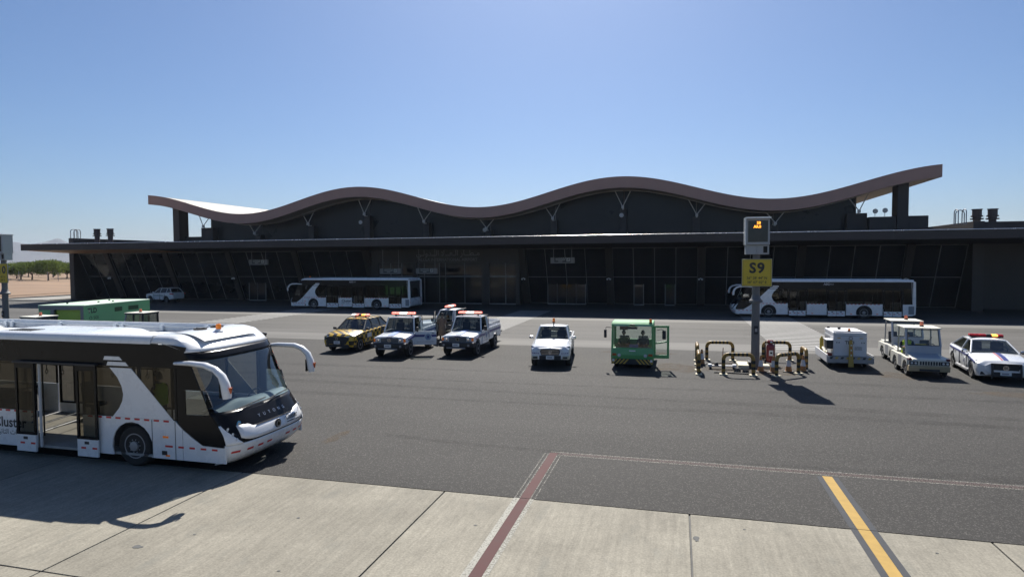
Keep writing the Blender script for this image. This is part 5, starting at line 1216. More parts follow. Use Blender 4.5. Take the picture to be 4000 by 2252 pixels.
for s in (-1, 1):
    MB().grid(lambda u, v: (0.92 - 0.42 * u ** 1.4, s * (0.50 + 0.38 * u), 0.63 + 0.10 * u + 0.11 * v), 6, 3).build('headlight', m_lampd, t, (0.02, 0, 0), smooth=True, solid=0.02)
    MB().prism([(s * 0.56, .30), (s * 0.80, .30), (s * 0.78, .42), (s * 0.60, .42)], 'x', 0.84, 0.90).build('fog_recess', m_dark, t, bevel=0.01)
    door_mirror(t, -0.55, s * 0.90, 1.04, m_chrome, s)
    MB().prism([(0.55, .70), (-0.4, .82), (-1.6, .86), (-3.2, .88), (-3.2, .95), (-1.6, .93), (-0.4, .89), (0.55, .75)], 'y', min(s * 0.893, s * 0.917), max(s * 0.893, s * 0.917)).build('side_stripe', m_blue, t)
    emblem_disc(t, -0.95, s * 0.916, 0.58, 0.17, s)
    for x in (-1.35, -2.35): MB().box(x - 0.10, x + 0.10, min(s * 0.90, s * 0.93), max(s * 0.90, s * 0.93), 0.80, 0.835).build('door_handle', m_chrome, t)
    MB().box(-2.3, -0.45, min(s * 0.86, s * 0.918), max(s * 0.86, s * 0.918), 0.22, 0.29).build('sill', m_greysteel, t)
    MB().tube([(1.06, s * 0.46, 0.20), (1.10, s * 0.46, 0.45), (1.04, s * 0.46, 0.78)], 0.04, 6).build('push_bar_post', m_dark, t)
MB().tube([(1.05, -0.46, 0.76), (1.05, 0.46, 0.76)], 0.03, 6).build('push_bar_rail', m_dark, t)
MB().tube([(1.08, -0.46, 0.30), (1.08, 0.46, 0.30)], 0.03, 6).build('push_bar_rail', m_dark, t)
light_bar(t, -1.62, 1.52, 0.60, [m_redlens, m_redlens, m_redlens, m_dark, m_amberlit, m_redlens])
# white sport utility parked in the shade
fo = [(0.86, [(0.50, .50), (0.66, .66), (0.64, .92), (0.50, 1.0), (0, 1.03)]), (0.70, [(0.80, .40), (0.90, .66), (0.88, .95), (0.68, 1.06), (0, 1.10)]), (0.20, [(0.86, .36), (0.94, .68), (0.91, 1.02), (0.74, 1.12), (0, 1.16)]), (-0.6, [(0.86, .36), (0.94, .70), (0.92, 1.08), (0.80, 1.16), (0, 1.2)]), (-1.6, [(0.86, .36), (0.93, .72), (0.92, 1.10), (0.84, 1.17), (0, 1.17)]), (-2.8, [(0.86, .36), (0.94, .74), (0.92, 1.16), (0.84, 1.24), (0, 1.24)]), (-3.6, [(0.82, .42), (0.90, .76), (0.89, 1.14), (0.82, 1.24), (0, 1.24)]), (-3.86, [(0.68, .50), (0.78, .76), (0.77, 1.08), (0.70, 1.16), (0, 1.18)])]
t = build_car('sport_utility_car', 'white sport utility car in shade before the sloping glass, left of the buses', (-63.0, 64.6, 0), PI - math.radians(8), fo, 2.75, 0.39, (-0.62, -1.30, -3.20, -3.62, 1.18, 1.22, 1.72, 0.83, 0.64, [(-1.7, -1.75), (-2.75, -2.8)]), m_white, m_greysteel, 0.47, 'five', gaps=(-0.7, -1.72, -2.6))
for s in (-1, 1):
    door_mirror(t, -0.75, s * 0.93, 1.24, m_white, s)
    MB().tube([(-1.5, s * 0.62, 1.80), (-3.1, s * 0.62, 1.80)], 0.02, 6).build('roof_rail', m_greysteel, t)
    MB().prism([(-3.5, 1.02), (-3.88, 1.0), (-3.88, 1.12), (-3.3, 1.16)], 'y', min(s * 0.74, s * 0.925), max(s * 0.74, s * 0.925)).build('tail_lamp', m_redlens, t)
    MB().box(-2.4, -0.6, min(s * 0.94, s * 0.945), max(s * 0.94, s * 0.945), 0.80, 0.92).build('door_print', M('grey_green_print', (0.25, 0.30, 0.30), 0.6, var=0.5, scale=9), t)
    MB().grid(lambda u, v: (0.86 - 0.30 * u ** 1.5, s * (0.54 + 0.34 * u), 0.90 + 0.05 * u + 0.09 * v), 6, 3).build('headlight', m_lamp, t, smooth=True, solid=0.02)
MB().prism([(-0.5, .92), (-0.44, .60), (0.44, .60), (0.5, .92)], 'x', 0.70, 0.875).build('grille', m_dark, t, bevel=0.02)
# ------------------------------------------------------------------ green tow tractor with a glazed cab (facing -Y; local +x forward)
m_green = M('green_paint', (0.11, 0.36, 0.12), 0.4, var=0.06, coat=0.3)
m_ltgreen = M('light_green_paint', (0.20, 0.52, 0.22), 0.4, var=0.06, coat=0.2)
m_chev = M('chevron_yellow', (0.50, 0.33, 0.05), 0.5, var=0.15)
def build_tug():
    t = thing('green_tow_tractor', 'green cab tow tractor with an open door and two people inside', 'tow tractor', (-1.95, 28.6, 0), -PI / 2)
    W = 0.95
    # hull below the glass: nose leaning forward, hollow cab behind it
    MB().prism([(0.0, .36), (0.03, .62), (-0.02, .92), (-0.10, .94), (-0.10, .36)], 'y', -W, W).build('nose_panel', m_green, t, bevel=0.02)
    MB().prism([(0.006, .30), (0.034, .62), (0.03, .62), (-0.001, .30)], 'y', -0.9, 0.9)
    st = MB().box(0.012, 0.05, -W + 0.02, W - 0.02, 0.20, 0.44).build('bumper_plate', m_dark, t)
    for s in (-1, 1):
        for k in range(5):
            y0 = 0.14 + 0.17 * k
            pts = [(s * y0, 0.43), (s * (y0 + 0.085), 0.43), (s * (y0 + 0.085 + 0.2), 0.21), (s * (y0 + 0.2), 0.21)]
            pts = [(max(-0.92, min(0.92, y)), z) for y, z in pts]
            if abs(pts[1][0] - pts[0][0]) > 0.02: MB().prism(pts, 'x', 0.051, 0.056).build('chevron', m_chev, st)
        MB().lathe([(0.075, 0.03), (0.075, 0.07), (0.01, 0.075)], 14, (0, s * 0.58, 0.60), 'x').build('headlight', m_lamp, t, smooth=True)
        MB().box(0.02, 0.06, s * 0.80 - 0.09, s * 0.80 + 0.09, 0.58, 0.68).build('indicator', M('dull_orange_lens', (0.50, 0.10, 0.02), 0.3), t, bevel=0.01)
        MB().box(0.04, 0.065, s * 0.84 - 0.05, s * 0.84 + 0.05, 0.32, 0.42).build('reflector', m_plate, t)
        MB().box(-3.1, -0.101, min(s * 0.86, s * W), max(s * 0.86, s * W), 0.34, 0.90 if s < 0 else 0.42).build('side_wall', m_green, t, bevel=0.02)
        # corner posts
        MB().tube([(-0.04, s * (W - 0.05), 0.92), (-0.10, s * (W - 0.07), 1.92)], 0.05, 6, phase=0.5).build('cab_post', m_green, t, smooth=True)
        MB().tube([(-1.35, s * (W - 0.05), 0.60), (-1.30, s * (W - 0.07), 1.92)], 0.06, 6, phase=0.5).build('cab_post', m_green, t, smooth=True)
    MB().box(-1.36, -1.30, -0.86, 0.86, 0.42, 1.18).build('cab_rear_wall', m_green, t)
    MB().quad((-1.33, 0.86, 1.18), (-1.33, -0.86, 1.18), (-1.30, -0.84, 1.90), (-1.30, 0.84, 1.90)).build('rear_window', g_cab, t)
    MB().box(-1.3, -0.1, -0.86, 0.86, 0.40, 0.46).build('cab_floor', m_dark, t)
    MB().quad((-0.02, W - 0.09, 0.94), (-0.02, -W + 0.09, 0.94), (-0.08, -W + 0.11, 1.88), (-0.08, W - 0.11, 1.88)).build('windscreen', g_cab, t)
    MB().quad((-0.1, -W + 0.02, 0.91), (-1.32, -W + 0.02, 0.91), (-1.28, -W + 0.06, 1.90), (-0.12, -W + 0.06, 1.90)).build('side_window', g_cab, t)
    MB().prism([(0.02, 1.90), (0.03, 1.99), (-0.10, 2.08), (-1.38, 2.08), (-1.40, 1.90)], 'y', -W + 0.02, W - 0.02).build('roof', m_ltgreen, t, bevel=0.03)
    MB().box(0.0, 0.045, -0.12, 0.12, 1.93, 2.0).build('roof_lamp', m_dark, t, bevel=0.02)
    for s in (-1, 1): MB().box(0.03, 0.05, s * 0.5 - 0.3, s * 0.5 + 0.3, 1.925, 1.945).build('roof_strip', m_plate, t)
    MB().box(-0.06, -0.03, -0.22, 0.22, 1.78, 1.88).build('sun_visor', m_dark, t)
    MB().box(-0.45, -0.14, -0.82, 0.82, 0.80, 0.93).build('dashboard', m_dark, t, bevel=0.03)
    MB().box(-0.30, -0.16, -0.14, 0.24, 0.93, 1.06).build('dash_screen', M('blue_box', (0.08, 0.16, 0.35), 0.5), t, bevel=0.01)
    pts = [(-0.52 + 0.10 * math.cos(a), 0.42 + 0.24 * math.sin(a), 1.02 + 0.18 * math.cos(a)) for a in [2 * PI * k / 18 for k in range(19)]]
    MB().tube(pts, 0.02, 6).build('steering_wheel', m_dark, t, smooth=True)
    for y in (-0.45, 0.42):
        s_ = MB().box(-1.2, -0.72, y - 0.24, y + 0.24, 0.62, 0.74).build('seat', m_seat, t, bevel=0.04)
        MB().obox((-1.22, y, 1.05), (0.10, 0.44, 0.62), (0, -0.1, 0)).build('seat_back', m_seat, s_, bevel=0.04)
        MB().box(-1.1, -0.85, y - 0.12, y + 0.12, 0.46, 0.62).build('seat_stand', m_dark, s_)
    MB().box(-1.26, -1.12, -0.66, -0.28, 1.62, 1.84).build('first_aid_box', M('dull_red_box', (0.18, 0.03, 0.02), 0.6), t, bevel=0.01)
    MB().box(0.03, 0.055, -0.14, 0.14, 0.78, 0.83).build('maker_plate', m_plate, t)
    # open door, hinged at the front corner
    d = bpy.data.objects.new('door', None); COL.objects.link(d); d.parent = t; d.location = (-0.08, W + 0.005, 0); d.rotation_euler = (0, 0, math.radians(-83)); d.empty_display_size = 0.2
    dm = MB(); 
    for z0, z1 in ((0.48, 0.64), (1.86, 1.96)): dm.box(-0.66, 0, -0.02, 0.02, z0, z1)
    dm.box(-0.07, 0, -0.02, 0.02, 0.64, 1.86).box(-0.66, -0.56, -0.02, 0.02, 0.64, 1.86)
    dm.hexa([(-0.56, -0.02, 1.20), (-0.07, -0.02, 1.12), (-0.07, 0.02, 1.12), (-0.56, 0.02, 1.20), (-0.56, -0.02, 1.27), (-0.07, -0.02, 1.19), (-0.07, 0.02, 1.19), (-0.56, 0.02, 1.27)])
    dm.build('door_frame', m_green, d, bevel=0.012)
    MB().quad((-0.07, 0, 0.64), (-0.56, 0, 0.64), (-0.56, 0, 1.2), (-0.07, 0, 1.12)).build('door_window', g_cab, d)
    MB().quad((-0.07, 0, 1.19), (-0.56, 0, 1.27), (-0.56, 0, 1.86), (-0.07, 0, 1.86)).build('door_window', g_cab, d)
    MB().box(-0.50, -0.34, 0.10, 0.20, 1.36, 1.74).build('door_mirror', m_dark, d, bevel=0.03)
    MB().tube([(-0.1, 0.02, 1.74), (-0.3, 0.13, 1.80), (-0.42, 0.14, 1.74)], 0.014, 6).build('mirror_arm', m_dark, d)
    MB().box(-1.02, -0.98, 0.0, 0.01, 1, 1.01) if False else None
    MB().tube([(0.0, -W + 0.02, 1.84), (0.06, -W - 0.2, 1.86), (0.08, -W - 0.24, 1.78)], 0.014, 6).build('mirror_arm', m_dark, t)
    MB().box(0.03, 0.12, -W - 0.31, -W - 0.19, 1.38, 1.76).build('door_mirror', m_dark, t, bevel=0.03)
    beacon(t, -0.06, 0.80, 2.05, m_orange, 0.14, 0.06)
    # rear deck, battery box
    MB().box(-3.1, -1.40, -0.85, 0.85, 0.42, 0.98).build('battery_box', m_green, t, bevel=0.03)
    MB().box(-3.1, -0.1, -0.6, 0.6, 0.22, 0.40).build('chassis', m_dark, t)
    for x in (-0.55, -2.4):
        for s in (-1, 1): wheel(t, x, s * 0.74, 0.33, 0.20, 'six', m_greysteel)
        MB().tube([(x, -0.7, 0.33), (x, 0.7, 0.33)], 0.05, 8).build('axle', m_dark, t)
    return t
build_tug()
seated_person('person', 'passenger in a dull green shirt inside the green tractor, left in the photo', (-1.95 - 0.45, 28.6 + 0.92, 0.74), -PI / 2, M('olive_cloth', (0.10, 0.10, 0.04), 0.9), m_cloth, reach=0.36)
seated_person('person', 'driver in dark clothes behind the wheel of the green tractor', (-1.95 + 0.42, 28.6 + 0.92, 0.74), -PI / 2, m_cloth, m_cloth, reach=0.36)

# ------------------------------------------------------------------ ground power unit on a trailer
def build_gpu():
    t = thing('ground_power_unit', 'white wheeled ground power unit with raised yellow tow bar beside the barriers', 'power unit', (7.45, 30.65, 0), -PI / 2 - math.radians(1.5))
    m_gp = M('white_unit_paint', (0.62, 0.62, 0.63), 0.45, var=0.07)
    # chassis tray
    MB().box(-3.0, 0.0, -0.93, 0.93, 0.42, 0.53).build('chassis', M('grey_chassis', (0.30, 0.29, 0.27), 0.6), t, bevel=0.01)
    fb = MB().box(0.001, 0.05, -0.93, 0.93, 0.26, 0.53).build('front_beam', m_greysteel, t)
    for k in range(8):
        y = -0.86 + 0.22 * k; MB().prism([(y, .43), (y + 0.11, .43), (y + 0.16, .52), (y + 0.05, .52)], 'x', 0.051, 0.055).build('hazard_stripe', m_chev if k % 2 else m_dark, fb)
    for s in (-1, 1):
        MB().box(-2.9, -0.05, min(s * 0.90, s * 0.95), max(s * 0.90, s * 0.95), 0.24, 0.60).build('side_plate', m_gp if s < 0 else m_greysteel, t, bevel=0.01)
        for x in (-0.75, -2.35): wheel(t, x, s * 0.72, 0.27, 0.16, 'six', m_greysteel)
    MB().box(-0.02, 0.02, -0.9, -0.6, 0.24, 0.42).build('lamp_box', m_greysteel, t); MB().box(-0.02, 0.02, 0.6, 0.9, 0.24, 0.42).build('lamp_box', m_greysteel, t)
    # canopy with a sunk top grille at the front
    X0, X1, Wb = -2.15, -0.12, 0.68
    MB().box(X0, X1, -Wb, Wb, 0.531, 1.44).build('canopy', m_gp, t, bevel=0.04)
    rim = MB()
    rim.box(X0, X1, -Wb, -Wb + 0.07, 1.441, 1.60).box(X0, X1, Wb - 0.07, Wb, 1.441, 1.60).box(X1 - 0.09, X1, -Wb + 0.07, Wb - 0.07, 1.441, 1.60)
    rim.build('canopy_rim', m_gp, t, bevel=0.03)
    MB().box(X0, X1 - 0.52, -Wb + 0.071, Wb - 0.071, 1.441, 1.61).build('canopy_top', m_gp, t, bevel=0.02)
    MB().box(X1 - 0.519, X1 - 0.091, -Wb + 0.071, Wb - 0.071, 1.441, 1.46).build('radiator_grille', m_dark, t)
    for k in range(7): MB().box(-2.0, -0.9, -Wb - 0.012, -Wb, 0.95 + 0.06 * k, 0.98 + 0.06 * k).build('side_louvre', m_greysteel, t)
    text('maker_lettering', 'TLD', 0.21, '+x', (X1 + 0.003, -0.02, 1.15), m_ink, t, bold=0.02)
    for s in (-1, 1):
        for k in range(2): MB().prism([(s * 0.50 - 0.05 + 0.09 * k, 1.19), (s * 0.50 + 0.02 + 0.09 * k - 0.02, 1.15), (s * 0.50 - 0.05 + 0.09 * k, 1.11)], 'x', X1 + 0.001, X1 + 0.004).build('arrow_mark', m_ink, t)
        MB().box(X1, X1 + 0.02, s * 0.45 - 0.07, s * 0.45 + 0.07, 1.34, 1.37).build('reflector', m_chev, t)
    MB().box(X1, X1 + 0.004, 0.18, 0.48, 0.82, 0.98).build('warning_label', M('grey_label', (0.4, 0.4, 0.4), 0.6, var=0.5, scale=30), t)
    # control box and cable reel on the left of the unit
    MB().box(-0.75, -0.14, -Wb - 0.26, -Wb - 0.005, 0.85, 1.22).build('control_box', m_dark, t, bevel=0.02)
    MB().box(-0.78, -0.10, -Wb - 0.29, -Wb - 0.003, 1.221, 1.26).build('control_box_lid', m_gp, t, bevel=0.01)
    MB().tube([(-0.3, -0.82, 0.56), (-0.7, -0.85, 0.66), (-1.2, -0.82, 0.58), (-1.6, -0.84, 0.72), (-1.9, -0.8, 0.62)], 0.05, 8).build('cable', M('cream_cable', (0.55, 0.50, 0.36), 0.6), t, smooth=True)
    MB().box(-0.30, -0.12, -0.90, -0.72, 0.54, 0.66).build('wheel_chock', M('dull_red_box', (0.18, 0.03, 0.02), 0.6), t, bevel=0.01)
    MB().lathe([(0.09, 0.54), (0.09, 1.08), (0.04, 1.15), (0.03, 1.2)], 12, (-2.0, -0.82, 0)).build('yellow_cylinder', M('yellow_plastic', (0.65, 0.45, 0.05), 0.5), t, smooth=True)
    # upright tow bar
    tb = MB(); tb.hexa([(0.10, -0.11, 0.10), (0.16, -0.11, 0.10), (0.16, 0.11, 0.10), (0.10, 0.11, 0.10), (-0.02, -0.06, 1.28), (0.02, -0.06, 1.28), (0.02, 0.06, 1.28), (-0.02, 0.06, 1.28)])
    tb.build('tow_bar', M('ochre_tow_bar', (0.42, 0.27, 0.05), 0.55, var=0.15), t, bevel=0.012)
    MB().tube([(0.0, 0.07 * math.sin(a), 1.36 + 0.07 * math.cos(a)) for a in [2 * PI * k / 14 for k in range(15)]], 0.02, 6).build('tow_eye', m_greysteel, t, smooth=True)
    for k in range(5): MB().obox((0.118 - 0.0085 * k * 1.0 + 0.012, 0, 0.62 + 0.11 * k), (0.006, 0.05, 0.05), (0, -0.1, 0)).build('bar_mark', m_redtape if k % 2 else m_plate, t)
    beacon(t, -0.62, 0.06, 1.60, m_orange, 0.08, 0.05)
    MB().box(-1.5, -1.4, -0.25, -0.13, 1.611, 1.72).build('exhaust', m_dark, t, bevel=0.02)
    MB().box(-2.0, -1.92, -0.6, -0.5, 1.605, 1.68).build('lifting_eye', m_dark, t)
    return t
build_gpu()

# ------------------------------------------------------------------ open baggage tractors
m_cream = M('cream_tractor_paint', (0.64, 0.62, 0.54), 0.45, var=0.08)
m_beige = M('beige_bumper', (0.42, 0.33, 0.20), 0.6, var=0.15)
m_grayb = M('blue_grey_cab', (0.34, 0.37, 0.42), 0.45, var=0.06)
def build_tractor(label, loc, rotz, group='white and grey baggage tractors', closed=False):
    t = thing('baggage_tractor', label, 'baggage tractor', loc, rotz, group)
    W = 0.74
    # x = 0 at the front axle, body from +0.55 to -2.2
    MB().prism([(0.50, .26), (0.54, .46), (0.52, .50), (0.30, .50), (0.30, .24)], 'y', -W, W).build('bumper', m_beige, t, bevel=0.02)
    MB().box(0.541, 0.556, -0.36, 0.36, 0.28, 0.37).build('tow_recess', m_dark, t)
    MB().box(0.30, 0.50, -W + 0.02, W - 0.02, 0.505, 0.70).build('lamp_panel', m_cream, t, bevel=0.015)
    for k in range(8): MB().box(0.501, 0.515, -0.34 + 0.095 * k, -0.28 + 0.095 * k, 0.53, 0.68).build('grille_slot', m_dark, t)
    for s in (-1, 1):
        hb = MB().box(0.48, 0.515, s * 0.56 - 0.16, s * 0.56 + 0.16, 0.53, 0.68).build('headlight_box', m_dark, t, bevel=0.01)
        for k in (-0.07, 0.07): MB().lathe([(0.045, 0.516), (0.045, 0.53), (0.01, 0.533)], 12, (0, s * 0.56 + k, 0.605), 'x').build('headlight', m_lamp, hb, smooth=True)
        MB().box(0.36, 0.50, s * 0.68 - 0.06, s * 0.68 + 0.06, 0.70, 0.80).build('indicator', M('dark_red_lens', (0.10, 0.01, 0.02), 0.3), t, bevel=0.02)
        me = MB().box(-2.2, 0.30, min(s * 0.56, s * (W + 0.02)), max(s * 0.56, s * (W + 0.02)), 0.30, 0.78 if s else 0).mesh('side_body')
        cs = [MB().lathe([(0.36, -0.3), (0.36, 0.3)], 20, (x, s * 0.72, 0.30), 'y').mesh('c') for x in (0.0, -1.52)]
        add('side_body', boolean_cut(me, cs), m_cream, t)
        MB().box(-0.95, -0.48, min(s * 0.70, s * (W + 0.024)), max(s * 0.70, s * (W + 0.024)), 0.34, 0.781).build('step_recess', m_greysteel, t)
    MB().box(-2.2, 0.30, -0.555, 0.555, 0.34, 0.50).build('chassis', m_dark, t)
    MB().prism([(0.50, .70), (0.48, .76), (-0.30, .90), (-0.36, .70)], 'y', -0.60, 0.60).build('bonnet', m_cream, t, bevel=0.02)
    MB().hexa([(0.30, -0.46, 0.785), (0.30, 0.46, 0.785), (-0.26, 0.50, 0.888), (-0.26, -0.50, 0.888), (0.30, -0.46, 0.80), (0.30, 0.46, 0.80), (-0.26, 0.50, 0.90), (-0.26, -0.50, 0.90)]).build('bonnet_cover', m_grayb, t)
    # cab front wall and frame
    MB().prism([(-0.30, .50), (-0.32, 1.22), (-0.37, 1.22), (-0.36, .50)], 'y', -0.66, 0.66).build('cowl', m_grayb, t, bevel=0.01)
    for s in (-1, 1):
        MB().tube([(-0.34, s * 0.63, 1.20), (-0.52, s * 0.60, 1.92)], 0.045, 6, phase=0.5).build('front_post', m_grayb, t, smooth=True)
        MB().tube([(-1.55, s * 0.63, 0.78), (-1.55, s * 0.60, 1.92)], 0.03, 6).build('rear_post', m_greysteel, t, smooth=True)
    MB().quad((-0.35, 0.6, 1.22), (-0.35, -0.6, 1.22), (-0.51, -0.57, 1.90), (-0.51, 0.57, 1.90)).build('windscreen', g_cab, t)
    fr = MB(); fr.tube([(-0.345, -0.58, 1.24), (-0.345, 0.58, 1.24), (-0.50, 0.56, 1.88), (-0.50, -0.56, 1.88), (-0.345, -0.58, 1.24)], 0.02, 6); fr.build('windscreen_seal', m_dark, t)
    MB().tube([(-0.33, 0.1, 1.26), (-0.42, 0.34, 1.60)], 0.01, 5).build('wiper', m_dark, t)
    MB().box(-1.66, -0.42, -0.68, 0.68, 1.92, 1.965).build('roof', M('cream_roof', (0.72, 0.69, 0.58), 0.5), t, bevel=0.012)
    MB().box(-0.55, -0.38, -0.60, 0.60, 1.0, 1.12).build('dashboard', m_dark, t, bevel=0.03)
    pts = [(-0.70 + 0.08 * math.cos(a), 0.34 + 0.19 * math.sin(a), 1.13 + 0.16 * math.cos(a)) for a in [2 * PI * k / 18 for k in range(19)]]
    MB().tube(pts, 0.018, 6).build('steering_wheel', m_dark, t, smooth=True)
    for y in (-0.34, 0.34):
        s_ = MB().box(-1.35, -0.92, y - 0.2, y + 0.2, 0.70, 0.80).build('seat', m_seat, t, bevel=0.03)
        MB().obox((-1.38, y, 1.10), (0.09, 0.38, 0.52), (0, -0.12, 0)).build('seat_back', m_seat, s_, bevel=0.04)
        MB().box(-1.30, -0.97, y - 0.16, y + 0.16, 0.501, 0.70).build('seat_base', m_dark, s_)
    MB().box(-2.2, -1.62, -0.66, 0.66, 0.50, 0.86).build('rear_deck', m_cream, t, bevel=0.02)
    for x in (0.0, -1.52):
        for s in (-1, 1): wheel(t, x, s * 0.64, 0.30, 0.18, 'six', m_steel)
        MB().tube([(x, -0.6, 0.30), (x, 0.6, 0.30)], 0.05, 8).build('axle', m_dark, t)
    if closed:
        for s in (-1, 1):
            MB().tube([(-0.36, s * 0.645, 0.80), (-0.34, s * 0.64, 1.22)], 0.05, 6, phase=0.5).build('front_post', m_grayb, t)
            MB().tube([(-0.98, s * 0.645, 0.78), (-0.98, s * 0.62, 1.92)], 0.05, 6, phase=0.5).build('centre_post', m_dark, t)
            MB().tube([(-1.58, s * 0.645, 0.78), (-1.58, s * 0.62, 1.92)], 0.06, 6, phase=0.5).build('corner_post', m_dark, t)
            MB().tube([(-0.36, s * 0.645, 1.24), (-1.58, s * 0.645, 1.24)], 0.035, 6).build('side_rail', m_dark, t)
            MB().quad((-0.36, s * 0.635, 1.24), (-1.58, s * 0.635, 1.24), (-1.58, s * 0.615, 1.9), (-0.52, s * 0.615, 1.9)).build('side_window', g_car, t)
        MB().quad((-1.58, 0.62, 1.0), (-1.58, -0.62, 1.0), (-1.58, -0.6, 1.9), (-1.58, 0.6, 1.9)).build('rear_window', g_car, t)
        MB().box(-1.64, -0.44, -0.66, 0.66, 1.86, 1.919).build('roof_frame', m_dark, t)
    beacon(t, -1.05, 0.12, 1.965, M('salmon_lens', (0.75, 0.22, 0.12), 0.3), 0.15, 0.07)
    return t
build_tractor('baggage tractor with a yellow case on its dash, next to the patrol car', (9.98, 29.45, 0), math.radians(-93))
build_tractor('empty white and grey baggage tractor behind the other one, its mirror on the left', (10.42, 32.70, 0), math.radians(-92))
build_tractor('white tractor cab showing over the foreground bus roof before the green box', (-31.9, 30.4, 0), PI + 0.12, closed=True)
build_tractor('white tractor roof with orange beacon peeking over the bus at the left edge', (-34.6, 26.1, 0), -PI / 2 - 0.1, closed=True)
seated_person('person', 'person in a yellow high-visibility vest seated in the front baggage tractor', (9.98 - 0.02 - 0.34, 29.45 + 1.1, 0.80), -PI / 2 - 0.05, m_cloth, m_cloth, vest=m_hivis, reach=0.34)
yc = MB().box(-0.2, 0.2, -0.09, 0.09, 0.0, 0.16).build('tool_case', M('yellow_plastic', (0.65, 0.45, 0.05), 0.5), None, (9.97, 29.93, 1.121), bevel=0.02)
tag(yc, 'yellow case on the dashboard of the front baggage tractor', 'case')

# ------------------------------------------------------------------ green covered conveyor unit behind the bus
def build_green_unit():
    t = thing('green_equipment_unit', 'long green box unit with pale roof and open grey framed bay behind the bus', 'equipment unit', (-36.6, 30.2, 0), math.radians(10))
    # local: x across the front (-1.5..1.5), y back
    m_gu = M('bright_green_panel', (0.20, 0.52, 0.23), 0.45, var=0.05)
    m_gf = M('grey_frame', (0.20, 0.21, 0.22), 0.5)
    m_gr = M('pale_green_roof', (0.52, 0.66, 0.50), 0.5, var=0.05)
    MB().box(1.44, 1.5, 0.0, 6.1, 0.35, 2.24).build('side_wall', m_gu, t); MB().box(-1.5, -1.44, 0.0, 6.1, 0.35, 2.24).build('side_wall', m_gu, t)
    MB().box(-1.44, 1.44, 6.04, 6.1, 0.35, 2.24).build('end_wall', m_gu, t); MB().box(-1.44, 1.44, 0.0, 6.039, 0.35, 0.42).build('floor', m_gf, t)
    MB().box(-1.52, 1.52, -0.02, 6.12, 2.241, 2.32).build('roof', m_gr, t, bevel=0.02)
    MB().box(-1.44, -0.72, 0.0, 0.05, 0.421, 2.02).build('front_panel', m_gu, t)
    fr = MB(); fr.box(-1.44, 1.44, -0.01, 0.08, 2.03, 2.24).box(-0.72, -0.50, -0.01, 0.08, 0.421, 2.03).box(1.24, 1.44, -0.01, 0.08, 0.421, 2.03)
    fr.build('front_frame', m_gf, t)
    MB().box(-0.5, 1.24, 0.20, 0.24, 1.26, 2.03).build('inner_panel', M('yellow_green_panel', (0.34, 0.52, 0.08), 0.5), t)
    MB().box(-0.45, 1.2, 0.25, 1.9, 0.421, 1.25).build('machinery', m_dark, t, bevel=0.02)
    text('maker_lettering', 'TLD', 0.36, '-y', (-1.06, -0.004, 1.55), m_ink, t, bold=0.03)
    text('maker_lettering', 'TLD', 0.42, '+x', (1.504, 0.65, 1.93), m_ink, t, bold=0.03)
    text('operator_lettering', 'SGS', 0.26, '+x', (1.504, 0.95, 1.48), m_ink, t, bold=0.01)
    MB().tube([(1.504, 0.50 + 0.10 * math.cos(a), 1.48 + 0.10 * math.sin(a)) for a in [2 * PI * k / 16 for k in range(17)]], 0.012, 5).build('operator_mark', m_ink, t)
    for y0, y1 in ((2.6, 3.3), (3.9, 4.9)): MB().box(1.501, 1.508, y0, y1, 1.72, 2.0).build('side_vent', M('dark_green_vent', (0.03, 0.09, 0.03), 0.6), t)
    for x, y in ((-0.6, 1.2), (0.4, 2.6), (0.8, 3.4), (-0.3, 4.5)): MB().box(x - 0.04, x + 0.04, y - 0.04, y + 0.04, 2.321, 2.40).build('lifting_eye', m_dark, t)
    for x in (-1.2, 1.2):
        for y in (1.0, 5.0): wheel(t, x, y, 0.34, 0.2, 'six', m_greysteel).rotation_euler = (0, 0, PI / 2)
build_green_unit()

